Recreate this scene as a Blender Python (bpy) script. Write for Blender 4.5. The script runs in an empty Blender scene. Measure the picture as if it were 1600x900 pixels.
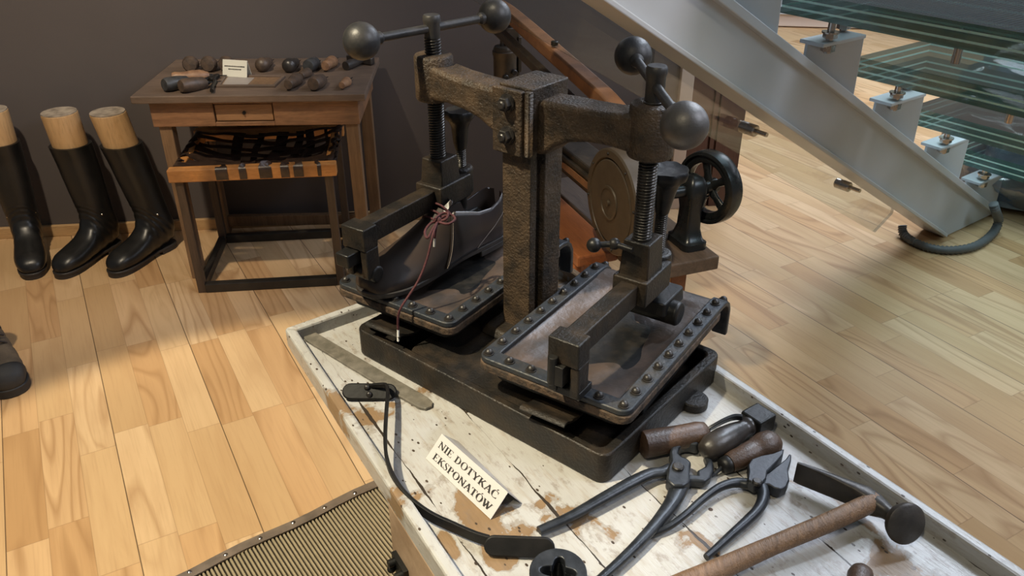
import bpy, math, random
from mathutils import Vector, Matrix
random.seed(7)
SC = bpy.context.scene
COL = SC.collection
PI = math.pi
def rad(d): return math.radians(d)

# ------------------------------------------------------------------ camera
CAM_H, PITCH, FPX = 1.5, rad(29.7), 1280.0
cam = bpy.data.cameras.new('camera'); cam.sensor_width = 36; cam.lens = 36 * FPX / 1600
cam.clip_start = .02
camo = bpy.data.objects.new('camera', cam); COL.objects.link(camo)
camo.location = (0, 0, CAM_H); camo.rotation_euler = (PI / 2 - PITCH, 0, 0)
SC.camera = camo
SC.cycles.transparent_max_bounces = 40
def ray(px, py):
    u = (px - 800) / FPX; v = (450 - py) / FPX
    return Vector((u, math.cos(PITCH) + v * math.sin(PITCH), -math.sin(PITCH) + v * math.cos(PITCH)))
def P(px, py, z):
    """measured spot of the photograph that lies on the level z -> world point"""
    d = ray(px, py); t = (z - CAM_H) / d.z
    return Vector((d.x * t, d.y * t, z))

# ------------------------------------------------------------------ matrices
def T(x, y, z): return Matrix.Translation((x, y, z))
def RX(a): return Matrix.Rotation(a, 4, 'X')
def RY(a): return Matrix.Rotation(a, 4, 'Y')
def RZ(a): return Matrix.Rotation(a, 4, 'Z')
def frame(o, z, x=None):
    z = Vector(z).normalized()
    x = Vector(x) if x is not None else (Vector((1, 0, 0)) if abs(z.x) < .9 else Vector((0, 1, 0)))
    x = (x - z * x.dot(z)).normalized(); y = z.cross(x)
    m = Matrix.Identity(4)
    for i, a in enumerate((x, y, z)):
        for j in range(3): m[j][i] = a[j]
    o = Vector(o)
    for j in range(3): m[j][3] = o[j]
    return m

# ------------------------------------------------------------------ mesh builder
class MB:
    def __init__(s): s.v = []; s.f = []; s.mi = []; s.cur = 0
    def add(s, vs, fs, M=None):
        o = len(s.v)
        for p in vs:
            p = Vector(p); s.v.append(M @ p if M else p)
        for f in fs: s.f.append([i + o for i in f]); s.mi.append(s.cur)
        return s
    def box(s, c, d, M=None, taper=1.0):
        x, y, z = d[0] / 2, d[1] / 2, d[2] / 2; c = Vector(c)
        vs = [c + Vector((sx * x * (taper if sz > 0 else 1), sy * y * (taper if sz > 0 else 1), sz * z)) for sz in (-1, 1) for sy in (-1, 1) for sx in (-1, 1)]
        return s.add(vs, [(0, 2, 3, 1), (4, 5, 7, 6), (0, 1, 5, 4), (2, 6, 7, 3), (0, 4, 6, 2), (1, 3, 7, 5)], M)
    def prism(s, poly, z0, z1, M=None, inset=0):
        n = len(poly)
        cx = sum(p[0] for p in poly) / n; cy = sum(p[1] for p in poly) / n
        k = 1 - inset
        vs = [(p[0], p[1], z0) for p in poly] + [(cx + (p[0] - cx) * k, cy + (p[1] - cy) * k, z1) for p in poly]
        fs = [tuple(range(n))[::-1], tuple(range(n, 2 * n))] + [(i, (i + 1) % n, n + (i + 1) % n, n + i) for i in range(n)]
        return s.add(vs, fs, M)
    def ringprism(s, outer, inner, z0, z1, M=None):
        n = len(outer)
        vs = [(p[0], p[1], z) for z in (z0, z1) for L in (outer, inner) for p in L]
        fs = []
        for i in range(n):
            j = (i + 1) % n
            fs += [(i, j, 2 * n + j, 2 * n + i), (n + j, n + i, 3 * n + i, 3 * n + j),
                   (2 * n + i, 2 * n + j, 3 * n + j, 3 * n + i), (j, i, n + i, n + j)]
        return s.add(vs, fs, M)
    def lathe(s, prof, n=24, M=None, sx=1, sy=1):
        vs = []; fs = []; m = len(prof)
        for r, z in prof:
            for k in range(n):
                a = 2 * PI * k / n; vs.append((r * math.cos(a) * sx, r * math.sin(a) * sy, z))
        for i in range(m - 1):
            for k in range(n):
                l = (k + 1) % n
                fs.append((i * n + k, i * n + l, (i + 1) * n + l, (i + 1) * n + k))
        fs.append(tuple(range(n))[::-1]); fs.append(tuple(range((m - 1) * n, m * n)))
        return s.add(vs, fs, M)
    def cyl(s, r, z0, z1, n=24, M=None, r2=None, c=0):
        r2 = r if r2 is None else r2
        pr = [(r, z0), (r2, z1)] if not c else [(r - c, z0), (r, z0 + c), (r2, z1 - c), (r2 - c, z1)]
        return s.lathe(pr, n, M)
    def sphere(s, c, r, M=None, n=28, m=18):
        pr = [(max(r * math.sin(PI * i / m), r * .004), -r * math.cos(PI * i / m)) for i in range(m + 1)]
        MM = T(*c); MM = M @ MM if M else MM
        return s.lathe(pr, n, MM)
    def thread(s, r, depth, pitch, z0, z1, M=None, n=24):
        per = 5; m = int((z1 - z0) / pitch * per); vs = []; fs = []
        for i in range(m + 1):
            z = z0 + (z1 - z0) * i / m
            for k in range(n):
                t = ((z - z0) / pitch - k / n) % 1.0
                h = 1 - abs(2 * t - 1); h = min(1, h * 1.6)
                rr = r - depth + depth * h; a = 2 * PI * k / n
                vs.append((rr * math.cos(a), rr * math.sin(a), z))
        for i in range(m):
            for k in range(n):
                l = (k + 1) % n; fs.append((i * n + k, i * n + l, (i + 1) * n + l, (i + 1) * n + k))
        fs.append(tuple(range(n))[::-1]); fs.append(tuple(range(m * n, (m + 1) * n)))
        return s.add(vs, fs, M)
    def loft(s, secs, M=None, cap=True):
        n = len(secs[0]); vs = [p for q in secs for p in q]; fs = []
        for i in range(len(secs) - 1):
            for k in range(n):
                l = (k + 1) % n; fs.append((i * n + k, i * n + l, (i + 1) * n + l, (i + 1) * n + k))
        if cap: fs.append(tuple(range(n))[::-1]); fs.append(tuple(range((len(secs) - 1) * n, len(secs) * n)))
        return s.add(vs, fs, M)
    def tube(s, pts, r, n=12, M=None, up=(0, 0, 1), w=None):
        """round tube (radius r, may be a list) or, with w, an oval / ribbon of half sizes (w across, r along up)"""
        pts = [Vector(p) for p in pts]; m = len(pts); up = Vector(up); secs = []
        for i, p in enumerate(pts):
            t = (pts[min(i + 1, m - 1)] - pts[max(i - 1, 0)]).normalized()
            u = up - t * up.dot(t)
            if u.length < 1e-4: u = Vector((1, 0, 0)) - t * t.x
            u.normalize(); b = t.cross(u)
            rr = r[i] if isinstance(r, (list, tuple)) else r
            ww = (w[i] if isinstance(w, (list, tuple)) else w) if w is not None else rr
            secs.append([p + b * (ww * math.cos(2 * PI * k / n)) + u * (rr * math.sin(2 * PI * k / n)) for k in range(n)])
        return s.loft(secs, M)
    def ribbon(s, pts, hw, ht, M=None, up=(0, 0, 1)):
        """rectangular bar along pts: half width hw, half height ht"""
        pts = [Vector(p) for p in pts]; m = len(pts); up = Vector(up); secs = []
        for i, p in enumerate(pts):
            t = (pts[min(i + 1, m - 1)] - pts[max(i - 1, 0)]).normalized()
            u = (up - t * up.dot(t)).normalized(); b = t.cross(u)
            a = hw[i] if isinstance(hw, (list, tuple)) else hw
            h = ht[i] if isinstance(ht, (list, tuple)) else ht
            secs.append([p - b * a - u * h, p + b * a - u * h, p + b * a + u * h, p - b * a + u * h])
        return s.loft(secs, M)
    def grid(s, fn, nu, nv, M=None):
        vs = [fn(i / nu, j / nv) for j in range(nv + 1) for i in range(nu + 1)]
        fs = [(j * (nu + 1) + i, j * (nu + 1) + i + 1, (j + 1) * (nu + 1) + i + 1, (j + 1) * (nu + 1) + i) for j in range(nv) for i in range(nu)]
        return s.add(vs, fs, M)
    def mesh(s, name, mats, smooth=35):
        me = bpy.data.meshes.new(name)
        me.from_pydata([tuple(p) for p in s.v], [], s.f); 
        for m in (mats if isinstance(mats, (list, tuple)) else [mats]): me.materials.append(m)
        me.polygons.foreach_set('material_index', s.mi)
        if smooth:
            me.polygons.foreach_set('use_smooth', [True] * len(me.polygons))
        me.update(); me.validate()
        import bmesh
        b = bmesh.new(); b.from_mesh(me); bmesh.ops.recalc_face_normals(b, faces=b.faces); b.to_mesh(me); b.free()
        if smooth: me.set_sharp_from_angle(angle=rad(smooth))
        return me
    def build(s, name, mats, parent=None, smooth=35, bev=0, solid=0, sub=0, seg=2):
        o = bpy.data.objects.new(name, s.mesh(name, mats, smooth)); COL.objects.link(o)
        if parent is not None: o.parent = parent
        if solid:
            m = o.modifiers.new('solid', 'SOLIDIFY'); m.thickness = solid; m.offset = 0
        if bev:
            m = o.modifiers.new('bevel', 'BEVEL'); m.width = bev; m.segments = seg; m.limit_method = 'ANGLE'; m.angle_limit = rad(32)
        if sub:
            m = o.modifiers.new('sub', 'SUBSURF'); m.levels = sub; m.render_levels = sub
        return o
def inst(name, me, parent, M):
    o = bpy.data.objects.new(name, me); COL.objects.link(o); o.parent = parent; o.matrix_local = M; return o
def tag(o, label, cat, group=None, kind=None):
    o['label'] = label
    if cat: o['category'] = cat
    if group: o['group'] = group
    if kind: o['kind'] = kind
    return o
def thing(name, label, cat, loc=(0, 0, 0), rz=0, group=None):
    o = bpy.data.objects.new(name, None); COL.objects.link(o)
    o.empty_display_size = .05
    o.location = loc; o.rotation_euler = (0, 0, rz)
    return tag(o, label, cat, group)
def struct(o): o['kind'] = 'structure'; return o
def copy_tree(o, parent=None):
    c = o.copy(); COL.objects.link(c)
    if parent is not None: c.parent = parent
    for ch in list(o.children): copy_tree(ch, c)
    return c
def spline(pts, k=6):
    pts = [Vector(p) for p in pts]; out = []
    for i in range(len(pts) - 1):
        p0 = pts[max(i - 1, 0)]; p1 = pts[i]; p2 = pts[i + 1]; p3 = pts[min(i + 2, len(pts) - 1)]
        for j in range(k):
            t = j / k
            out.append(.5 * ((2 * p1) + (p2 - p0) * t + (2 * p0 - 5 * p1 + 4 * p2 - p3) * t * t + (3 * p1 - p0 - 3 * p2 + p3) * t ** 3))
    out.append(pts[-1]); return out
def lerplist(a, n):
    out = []
    for i in range(n):
        t = i / (n - 1) * (len(a) - 1); k = min(int(t), len(a) - 2); out.append(a[k] + (a[k + 1] - a[k]) * (t - k))
    return out
def rrect(x0, y0, x1, y1, r, k=5):
    out = []
    for cx, cy, a0 in ((x1 - r, y0 + r, -90), (x1 - r, y1 - r, 0), (x0 + r, y1 - r, 90), (x0 + r, y0 + r, 180)):
        for i in range(k + 1):
            a = rad(a0 + 90 * i / k); out.append((cx + r * math.cos(a), cy + r * math.sin(a)))
    return out

# ------------------------------------------------------------------ materials
class NT:
    def __init__(s, name):
        s.m = bpy.data.materials.new(name); s.m.use_nodes = True
        s.t = s.m.node_tree; s.n = s.t.nodes; s.l = s.t.links
        s.b = s.n['Principled BSDF']
    def new(s, ty, **kw):
        o = s.n.new(ty)
        for k, v in kw.items():
            if k in o.inputs: s.set(o.inputs[k], v)
            else: setattr(o, k, v)
        return o
    def set(s, sock, v):
        if hasattr(v, 'is_linked') or hasattr(v, 'node'): s.l.new(v, sock)
        else:
            if isinstance(v, tuple) and len(v) == 3 and sock.type == 'RGBA': v = (*v, 1)
            sock.default_value = v
    def coord(s, scale=(1, 1, 1), rot=0, kind='Object'):
        tc = s.new('ShaderNodeTexCoord'); mp = s.new('ShaderNodeMapping')
        s.l.new(tc.outputs[kind], mp.inputs[0]); mp.inputs['Scale'].default_value = scale; mp.inputs['Rotation'].default_value = (0, 0, rot)
        return mp.outputs[0]
    def noise(s, vec, scale, detail=4, rough=.55, dist=0):
        n = s.new('ShaderNodeTexNoise'); s.l.new(vec, n.inputs['Vector'])
        n.inputs['Scale'].default_value = scale; n.inputs['Detail'].default_value = detail
        n.inputs['Roughness'].default_value = rough; n.inputs['Distortion'].default_value = dist
        return n.outputs['Fac']
    def ramp(s, fac, stops):
        r = s.new('ShaderNodeValToRGB'); s.l.new(fac, r.inputs[0]); e = r.color_ramp.elements
        while len(e) < len(stops): e.new(.5)
        for i, (p, c) in enumerate(stops):
            e[i].position = p; e[i].color = (*c, 1) if isinstance(c, tuple) else (c, c, c, 1)
        return r.outputs[0]
    def mix(s, fac, a, b, blend='MIX'):
        m = s.new('ShaderNodeMix', data_type='RGBA', blend_type=blend)
        s.set(m.inputs[0], fac); s.set(m.inputs[6], a); s.set(m.inputs[7], b); return m.outputs[2]
    def math(s, op, a, b=0.0, c=None):
        m = s.new('ShaderNodeMath', operation=op); s.set(m.inputs[0], a); s.set(m.inputs[1], b)
        if c is not None: s.set(m.inputs[2], c)
        return m.outputs[0]
    def bump(s, h, strength, dist=.002, prev=None):
        b = s.new('ShaderNodeBump'); s.l.new(h, b.inputs['Height']); b.inputs['Strength'].default_value = strength; b.inputs['Distance'].default_value = dist
        if prev: s.l.new(prev, b.inputs['Normal'])
        return b.outputs[0]
    def out(s, color=None, rough=None, metal=None, normal=None, spec=None, coat=None):
        for k, v in (('Base Color', color), ('Roughness', rough), ('Metallic', metal), ('Normal', normal), ('Specular IOR Level', spec), ('Coat Weight', coat)):
            if v is not None: s.set(s.b.inputs[k], v)
        return s.m
def plain(name, c, rough=.5, metal=0, c2=None, scale=30, bump=0, bscale=None, lo=.35, hi=.65, bd=.002, spec=None, stretch=(1, 1, 1)):
    t = NT(name); v = t.coord(stretch)
    n = t.noise(v, scale, 5)
    col = t.mix(t.ramp(n, [(lo, 0.0), (hi, 1.0)]), c, c2) if c2 else c
    nm = t.bump(t.noise(v, bscale or scale * 3, 4), bump, bd) if bump else None
    rr = t.math('MULTIPLY_ADD', n, .25, rough - .12)
    return t.out(col, rr, metal, nm, spec)
def wood(name, c1, c2, axis=(1, 1, 1), rough=.5, dark=None, scale=14, bump=.25, wear=.5):
    """grain runs along the axis with the smallest factor"""
    t = NT(name); v = t.coord(axis)
    n = t.noise(v, scale, 6, .6, .6); n2 = t.noise(v, scale * 4, 3, .6); big = t.noise(t.coord(), 5, 4)
    col = t.mix(t.ramp(n, [(.3, 0.0), (.7, 1.0)]), c1, c2)
    if dark: col = t.mix(t.math('MULTIPLY', t.ramp(big, [(.45, 0.0), (.75, 1.0)]), wear), col, dark)
    col = t.mix(t.math('MULTIPLY', t.ramp(n2, [(.5, 0.0), (.75, 1.0)]), .35), col, tuple(x * .35 for x in c2))
    return t.out(col, rough, 0, t.bump(n2, bump, .0015))

M = {}
M['iron'] = plain('black_cast_iron', (.012, .0105, .009), .44, .05, (.036, .025, .016), 26, .6, 220, .42, .72, .0022, .32)
M['iron_rough'] = plain('hammered_cast_iron', (.022, .017, .013), .44, .05, (.072, .047, .028), 30, 1.0, 240, .34, .64, .0030, .38)
M['iron_dark'] = plain('dark_iron', (.008, .008, .008), .42, .1, (.020, .017, .014), 40, .4, 160, .45, .7, .001, .35)
M['steel_thread'] = plain('worn_screw_steel', (.055, .05, .045), .30, .6, (.03, .027, .024), 60, .2, 200)
M['ball'] = plain('worn_ball_iron', (.030, .030, .031), .44, .35, (.055, .050, .046), 40, .25, 120, .4, .7)
M['ball_bright'] = plain('polished_ball_iron', (.12, .112, .108), .46, .6, (.075, .07, .065), 35, .25, 120, .4, .7)
M['tool_steel'] = plain('blackened_tool_steel', (.016, .018, .022), .38, .35, (.034, .038, .045), 45, .3, 180, .4, .7, .001)
M['bar_steel'] = plain('grey_bar_steel', (.19, .17, .14), .40, .15, (.11, .10, .08), 60, .5, 300, .35, .65, .001)
M['bolt'] = plain('bolt_iron', (.020, .018, .017), .40, .3, (.038, .033, .03), 90, .2)
M['frame_iron'] = plain('frame_iron', (.024, .028, .034), .44, .2, (.044, .038, .031), 45, .6, 160, .45, .75, .0016, .4)
M['layer_edge'] = plain('layered_leather_edge', (.085, .052, .030), .75, 0, (.030, .020, .013), 70, 1.0, 160, .40, .60, .003)
M['pad_leather'] = plain('worn_pad_leather', (.075, .052, .040), .42, 0, (.030, .024, .021), 16, .5, 60, .40, .62, .003, .5)
M['shoe_leather'] = plain('dark_brown_leather', (.020, .013, .013), .33, 0, (.013, .010, .010), 14, .12, 260, .4, .65, .0008, .5)
M['lit_toe_leather'] = plain('lit_brown_toe_leather', (.034, .022, .016), .44, 0, (.020, .014, .011), 14, .12, 260, .4, .65, .0008, .4)  # brown lightened to paint in the warm light on the toe
M['boot_leather'] = plain('black_boot_leather', (.008, .008, .008), .36, 0, (.013, .012, .011), 14, .22, 60, .4, .65, .002, .5)
M['sole'] = plain('dark_sole', (.016, .013, .012), .55, 0, (.03, .024, .02), 30, .2)
M['lining'] = plain('dark_lining', (.02, .016, .014), .7)
M['stitch'] = plain('pale_stitching', (.15, .12, .10), .7)
M['lace'] = plain('burgundy_lace', (.075, .014, .018), .75, 0, (.045, .010, .012), 220, .6, 500)
M['white_plastic'] = plain('white_plastic', (.72, .70, .66), .4)
M['last_wood'] = wood('last_wood', (.52, .33, .16), (.42, .25, .11), (5, 5, .6), .5, None, 8, .1)
M['last_top'] = plain('sawn_last_end', (.40, .33, .25), .8, 0, (.20, .16, .12), 30, .5, 90)
M['desk_wood'] = wood('desk_wood', (.33, .170, .082), (.17, .082, .040), (.8, 6, 8), .5, (.075, .048, .030), 9, .45, .75)
M['desk_leg'] = wood('desk_leg_wood', (.25, .150, .078), (.15, .085, .043), (9, 9, .6), .55, (.07, .045, .03), 9, .35, .5)
M['desk_top'] = wood('desk_top_wood', (.175, .120, .085), (.115, .078, .055), (.8, 7, 7), .55, (.06, .045, .036), 9, .35, .7)
M['drawer'] = wood('drawer_wood', (.34, .185, .090), (.25, .130, .060), (.8, 6, 7), .5, None, 9, .25)
M['stool_rail'] = wood('stool_rail_wood', (.60, .27, .080), (.45, .19, .052), (1.5, 7, 7), .4, (.07, .035, .020), 9, .3, 1.0)
M['stool_leg'] = wood('stool_leg_wood', (.085, .055, .036), (.045, .030, .021), (8, 8, .7), .5, None, 9, .3)
M['stool_bar'] = plain('black_stretcher', (.018, .016, .014), .35, 0, (.03, .025, .02), 20, .2)
M['strap'] = plain('dark_strap_leather', (.050, .030, .021), .38, 0, (.024, .015, .011), 30, .3, 120)
M['handle_red'] = wood('handle_wood', (.092, .052, .031), (.050, .028, .017), (6, 6, 6), .42, (.024, .015, .010), 12, .4, .8)
M['handle_dark'] = plain('dark_handle_wood', (.022, .019, .018), .34, 0, (.040, .033, .028), 30, .3)
M['handle_mid'] = plain('brown_handle_wood', (.10, .065, .043), .45, 0, (.05, .035, .026), 40, .35)
M['handle_light'] = plain('light_handle_wood', (.30, .165, .085), .45, 0, (.17, .09, .05), 40, .3)
M['handle_grey'] = plain('grey_iron_handle', (.07, .07, .07), .45, .2, (.035, .035, .035), 40, .3)
M['hammer_wood'] = wood('hammer_wood', (.27, .155, .080), (.135, .075, .038), (14, 3, 14), .50, (.07, .040, .024), 9, .8, .8)
M['paper'] = plain('white_paper', (.475, .455, .455), .7)
M['ink'] = plain('black_ink', (.012, .010, .010), .6)
M['label_paper'] = plain('cream_paper', (.72, .70, .60), .7)
M['machine_wood'] = wood('reddish_polished_wood', (.30, .105, .038), (.20, .065, .024), (6, .7, 6), .28, (.09, .045, .03), 8, .25, .5)
M['bench_wood'] = wood('dark_bench_wood', (.15, .10, .07), (.085, .058, .042), (6, .8, 6), .5, (.05, .04, .032), 9, .35, .6)
M['machine_olive'] = plain('olive_brown_iron', (.090, .066, .042), .48, .15, (.07, .052, .034), 20, .15, 90)
M['machine_iron'] = plain('machine_iron', (.045, .037, .029), .42, .4, (.08, .060, .042), 30, .3)
M['wheel_black'] = plain('black_enamel', (.010, .012, .013), .28, .1, (.02, .022, .024), 20, .1)
M['arm_orange'] = plain('orange_brown_arm', (.27, .125, .055), .5, 0, (.17, .08, .04), 16, .25, 80)
M['stair_white'] = plain('grey_white_paint', (.54, .55, .57), .40, 0, (.50, .515, .535), 3, .03, 60)
M['chrome'] = plain('stainless_steel', (.50, .46, .42), .25, 1)
M['hose'] = plain('grey_corrugated_hose', (.10, .105, .105), .5)
M['door_brown'] = wood('reddish_brown_door', (.115, .050, .036), (.085, .036, .027), (8, 8, .6), .4, None, 8, .15)
M['trim_white'] = plain('cream_trim', (.62, .50, .41), .6)
M['base_wood'] = wood('baseboard_wood', (.56, .36, .18), (.45, .28, .13), (.7, 6, 6), .45, None, 8, .1)
M['hike_brown'] = plain('brown_suede', (.12, .088, .056), .8, 0, (.065, .048, .032), 20, .6, 180)
M['hike_black'] = plain('black_rubber', (.014, .014, .015), .6, 0, (.025, .024, .023), 30, .2)
M['hike_cloth'] = plain('dark_cloth', (.020, .017, .018), .85, 0, (.035, .03, .028), 40, .6, 140)
M['rib_cloth'] = plain('ribbed_beige_rubber', (.27, .22, .15), .8, 0, (.18, .15, .10), 40, .4, 200)
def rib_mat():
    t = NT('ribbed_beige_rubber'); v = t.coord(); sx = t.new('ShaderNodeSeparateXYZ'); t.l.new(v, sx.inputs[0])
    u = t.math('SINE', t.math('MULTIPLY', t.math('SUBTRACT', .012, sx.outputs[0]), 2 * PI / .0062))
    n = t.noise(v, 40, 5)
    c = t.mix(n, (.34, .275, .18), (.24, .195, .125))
    return t.out(t.mix(t.ramp(t.math('MULTIPLY_ADD', u, .5, .5), [(.18, 1.0), (.5, 0.0)]), c, (.045, .034, .022)), .8)  # dark stripes put the dirt and shade of the grooves into the colour
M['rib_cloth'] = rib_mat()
M['hammer_iron'] = plain('brown_black_hammer_iron', (.045, .040, .036), .42, .4, (.07, .06, .05), 45, .3, 180, .4, .7, .001)
M['black_pad'] = plain('black_leather_pad', (.006, .006, .006), .5, 0, (.010, .009, .009), 30, .2, None, .35, .65, .002, .2)
M['grey_leather_strip'] = plain('grey_edge_leather', (.15, .115, .092), .55, 0, (.085, .064, .05), 30, .5, 90)
M['beige_paint'] = plain('worn_beige_paint', (.34, .24, .16), .55, 0, (.24, .16, .10), 14, .4, 60, .45, .65)
M['plastic_film'] = None

# floor: three strip parquet ------------------------------------------------
def floor_mat():
    t = NT('parquet_boards'); v = t.coord((1, 1, 1), rad(-29.3))   # x across the boards, y along
    sx = t.new('ShaderNodeSeparateXYZ'); t.l.new(v, sx.inputs[0])
    W, L = .0911, .47
    u = t.math('ADD', t.math('DIVIDE', sx.outputs[0], W), 100 + .0974 / W)
    row = t.math('FLOOR', u); fu = t.math('FRACT', u)
    wn = t.new('ShaderNodeTexWhiteNoise', noise_dimensions='1D'); t.l.new(row, wn.inputs['W'])
    w = t.math('ADD', t.math('DIVIDE', sx.outputs[1], L), t.math('MULTIPLY', wn.outputs['Value'], 7.3))
    col = t.math('FLOOR', w); fw = t.math('FRACT', w)
    cv = t.new('ShaderNodeCombineXYZ'); t.l.new(row, cv.inputs[0]); t.l.new(col, cv.inputs[1])
    idn = t.new('ShaderNodeTexWhiteNoise', noise_dimensions='2D'); t.l.new(cv.outputs[0], idn.inputs['Vector'])
    rnd = idn.outputs['Value']
    # grain per piece: shift the coordinates
    off = t.new('ShaderNodeVectorMath', operation='MULTIPLY_ADD'); t.l.new(idn.outputs['Color'], off.inputs[0]); off.inputs[1].default_value = (9, 9, 9); t.l.new(v, off.inputs[2])
    mp = t.new('ShaderNodeMapping'); t.l.new(off.outputs[0], mp.inputs[0]); mp.inputs['Scale'].default_value = (11, 1.5, 1)
    g1 = t.noise(mp.outputs[0], 1.0, 5, .55, .5)
    rings = t.math('FRACT', t.math('MULTIPLY', t.noise(mp.outputs[0], .55, 1.5, .4, .3), 13))
    ringv = t.ramp(rings, [(0.0, 1.0), (.18, .25), (.75, 0.0), (1.0, 1.0)])
    mp2 = t.new('ShaderNodeMapping'); t.l.new(off.outputs[0], mp2.inputs[0]); mp2.inputs['Scale'].default_value = (150, 5, 1)
    g2 = t.noise(mp2.outputs[0], 1.0, 3)
    base = t.ramp(rnd, [(0, (.50, .315, .155)), (.3, (.60, .40, .215)), (.6, (.66, .455, .26)), (.85, (.57, .35, .175)), (1, (.46, .27, .125))])
    c = t.mix(t.math('MULTIPLY', t.ramp(g1, [(.48, 0.0), (.72, 1.0)]), .42), base, (.38, .21, .095))
    c = t.mix(t.math('MULTIPLY', ringv, t.math('MULTIPLY', t.ramp(rnd, [(.25, 0.0), (.7, .75)]), 1.0)), c, (.36, .20, .09))
    c = t.mix(t.math('MULTIPLY', t.ramp(g2, [(.5, 0.0), (.75, 1.0)]), .22), c, (.30, .17, .08))
    # gaps
    eu = t.math('MINIMUM', fu, t.math('SUBTRACT', 1.0, fu)); ew = t.math('MINIMUM', fw, t.math('SUBTRACT', 1.0, fw))
    gu = t.math('LESS_THAN', eu, .010); gw = t.math('LESS_THAN', ew, .0026)
    r3 = t.math('FRACT', t.math('DIVIDE', t.math('ADD', u, .5), 3.0))
    e3 = t.math('LESS_THAN', t.math('ABSOLUTE', t.math('SUBTRACT', r3, t.math('FRACT', 100.5 / 3))), .005)
    c = t.mix(t.math('MULTIPLY', t.math('MAXIMUM', gu, gw), .35), c, (.20, .11, .05))
    c = t.mix(t.math('MULTIPLY', e3, .8), c, (.085, .05, .028))
    return t.out(c, t.math('MULTIPLY_ADD', g1, .18, .34), 0, None, .22)
M['floor'] = floor_mat()
def wall_mat():
    t = NT('dark_wall_paint'); v = t.coord()
    n = t.noise(v, 3, 4); f = t.noise(v, 220, 2)
    return t.out(t.mix(n, (.088, .075, .072), (.102, .088, .084)), .65, 0, t.bump(f, .15, .001), .3)
M['wall'] = wall_mat()
M['wall_far'] = plain('pale_wall_paint', (.55, .56, .56), .7)

# worn white paint on planks (object space: y runs along the table) ----------
TZ_PATCH = .72
_ti = (T(0, .85, 0) @ RZ(rad(31.5))).inverted()
PATCH = []
for _x, _y, _a, _b in ((742, 800, .030, .062), (782, 868, .026, .05), (700, 850, .014, .04), (1100, 850, .012, .03), (1330, 800, .012, .05)):
    _q = _ti @ P(_x, _y, .72); PATCH.append((_q.x, _q.y, _a, _b))
def paint_mat(name='worn_white_paint', planks=True, amount=.0):
    t = NT(name); v = t.coord()
    vs = t.coord((6, 1, 6))
    n = t.noise(v, 6.5, 7, .62, .4); nf = t.noise(v, 60, 3); ng = t.noise(vs, 20, 5, .6)
    paint = t.mix(t.ramp(n, [(.3, 0.0), (.7, 1.0)]), (.335, .326, .31), (.405, .40, .39))
    paint = t.mix(t.math('MULTIPLY', t.ramp(ng, [(.52, 0.0), (.68, 1.0)]), .45), paint, (.27, .22, .165))
    if planks:
        for (cx_, cy_, rx_, ry_) in PATCH:
            q_ = t.new('ShaderNodeVectorMath', operation='SUBTRACT'); t.l.new(v, q_.inputs[0]); q_.inputs[1].default_value = (cx_, cy_, TZ_PATCH)
            q2 = t.new('ShaderNodeVectorMath', operation='MULTIPLY'); t.l.new(q_.outputs[0], q2.inputs[0]); q2.inputs[1].default_value = (1 / rx_, 1 / ry_, 0)
            ln = t.new('ShaderNodeVectorMath', operation='LENGTH'); t.l.new(q2.outputs[0], ln.inputs[0])
            n = t.math('ADD', n, t.math('MULTIPLY', t.math('MAXIMUM', t.math('SUBTRACT', 1.0, ln.outputs['Value']), 0.0), .26))
    raw = t.mix(ng, (.27, .175, .095), (.14, .09, .05))
    chip = t.ramp(t.math('ADD', n, t.math('MULTIPLY', t.math('SUBTRACT', nf, .5), .10)), [(.60 - amount, 0.0), (.615 - amount, 1.0)])
    c = t.mix(chip, paint, raw)
    ring = t.ramp(t.math('ADD', n, t.math('MULTIPLY', t.math('SUBTRACT', nf, .5), .10)), [(.575 - amount, 0.0), (.595 - amount, .9), (.615 - amount, 0.0)])
    c = t.mix(t.math('MULTIPLY', ring, .6), c, (.16, .13, .10))
    vo = t.new('ShaderNodeTexVoronoi'); t.l.new(t.coord((1, .6, 1)), vo.inputs['Vector']); vo.inputs['Scale'].default_value = 75
    spot = t.math('MULTIPLY', t.math('LESS_THAN', vo.outputs['Distance'], .13), t.ramp(t.noise(v, 24, 2), [(.44, 0.0), (.48, 1.0)]))
    c = t.mix(spot, c, (.045, .03, .02))
    dirt = t.ramp(t.noise(t.coord((2.2, 1, 2.2)), 34, 6, .7), [(.54, 0.0), (.66, 1.0)])
    c = t.mix(t.math('MULTIPLY', dirt, .55 if planks else .45), c, (.17, .13, .10))
    vo2 = t.new('ShaderNodeTexVoronoi'); t.l.new(v, vo2.inputs['Vector']); vo2.inputs['Scale'].default_value = 23
    spot2 = t.math('MULTIPLY', t.math('LESS_THAN', vo2.outputs['Distance'], .085), t.ramp(t.noise(v, 9, 1), [(.5, 0.0), (.55, 1.0)]))
    c = t.mix(spot2, c, (.05, .03, .02))
    h = t.math('MULTIPLY', t.math('ADD', ng, t.math('MULTIPLY', n, 1.0)), 1.0)
    if planks:
        sx = t.new('ShaderNodeSeparateXYZ'); t.l.new(v, sx.inputs[0])
        wob = t.math('MULTIPLY_ADD', t.noise(t.coord((1, 2, 1)), 9, 4), .010, sx.outputs[0])
        fr = t.math('FRACT', t.math('DIVIDE', t.math('ADD', wob, 1.008), .128))
        e = t.math('MINIMUM', fr, t.math('SUBTRACT', 1.0, fr))
        lw = t.math('MULTIPLY', t.ramp(t.noise(t.coord((1, 1, 1)), 7, 3), [(.46, 0.0), (.70, 1.0)]), .022)
        gap = t.math('LESS_THAN', e, t.math('SUBTRACT', lw, -.001))
        c = t.mix(gap, c, (.030, .022, .016))
    return t.out(c, t.math('MULTIPLY_ADD', n, .35, .16), 0, t.bump(h, .35, .003), .5)
M['paint'] = paint_mat()
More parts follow.
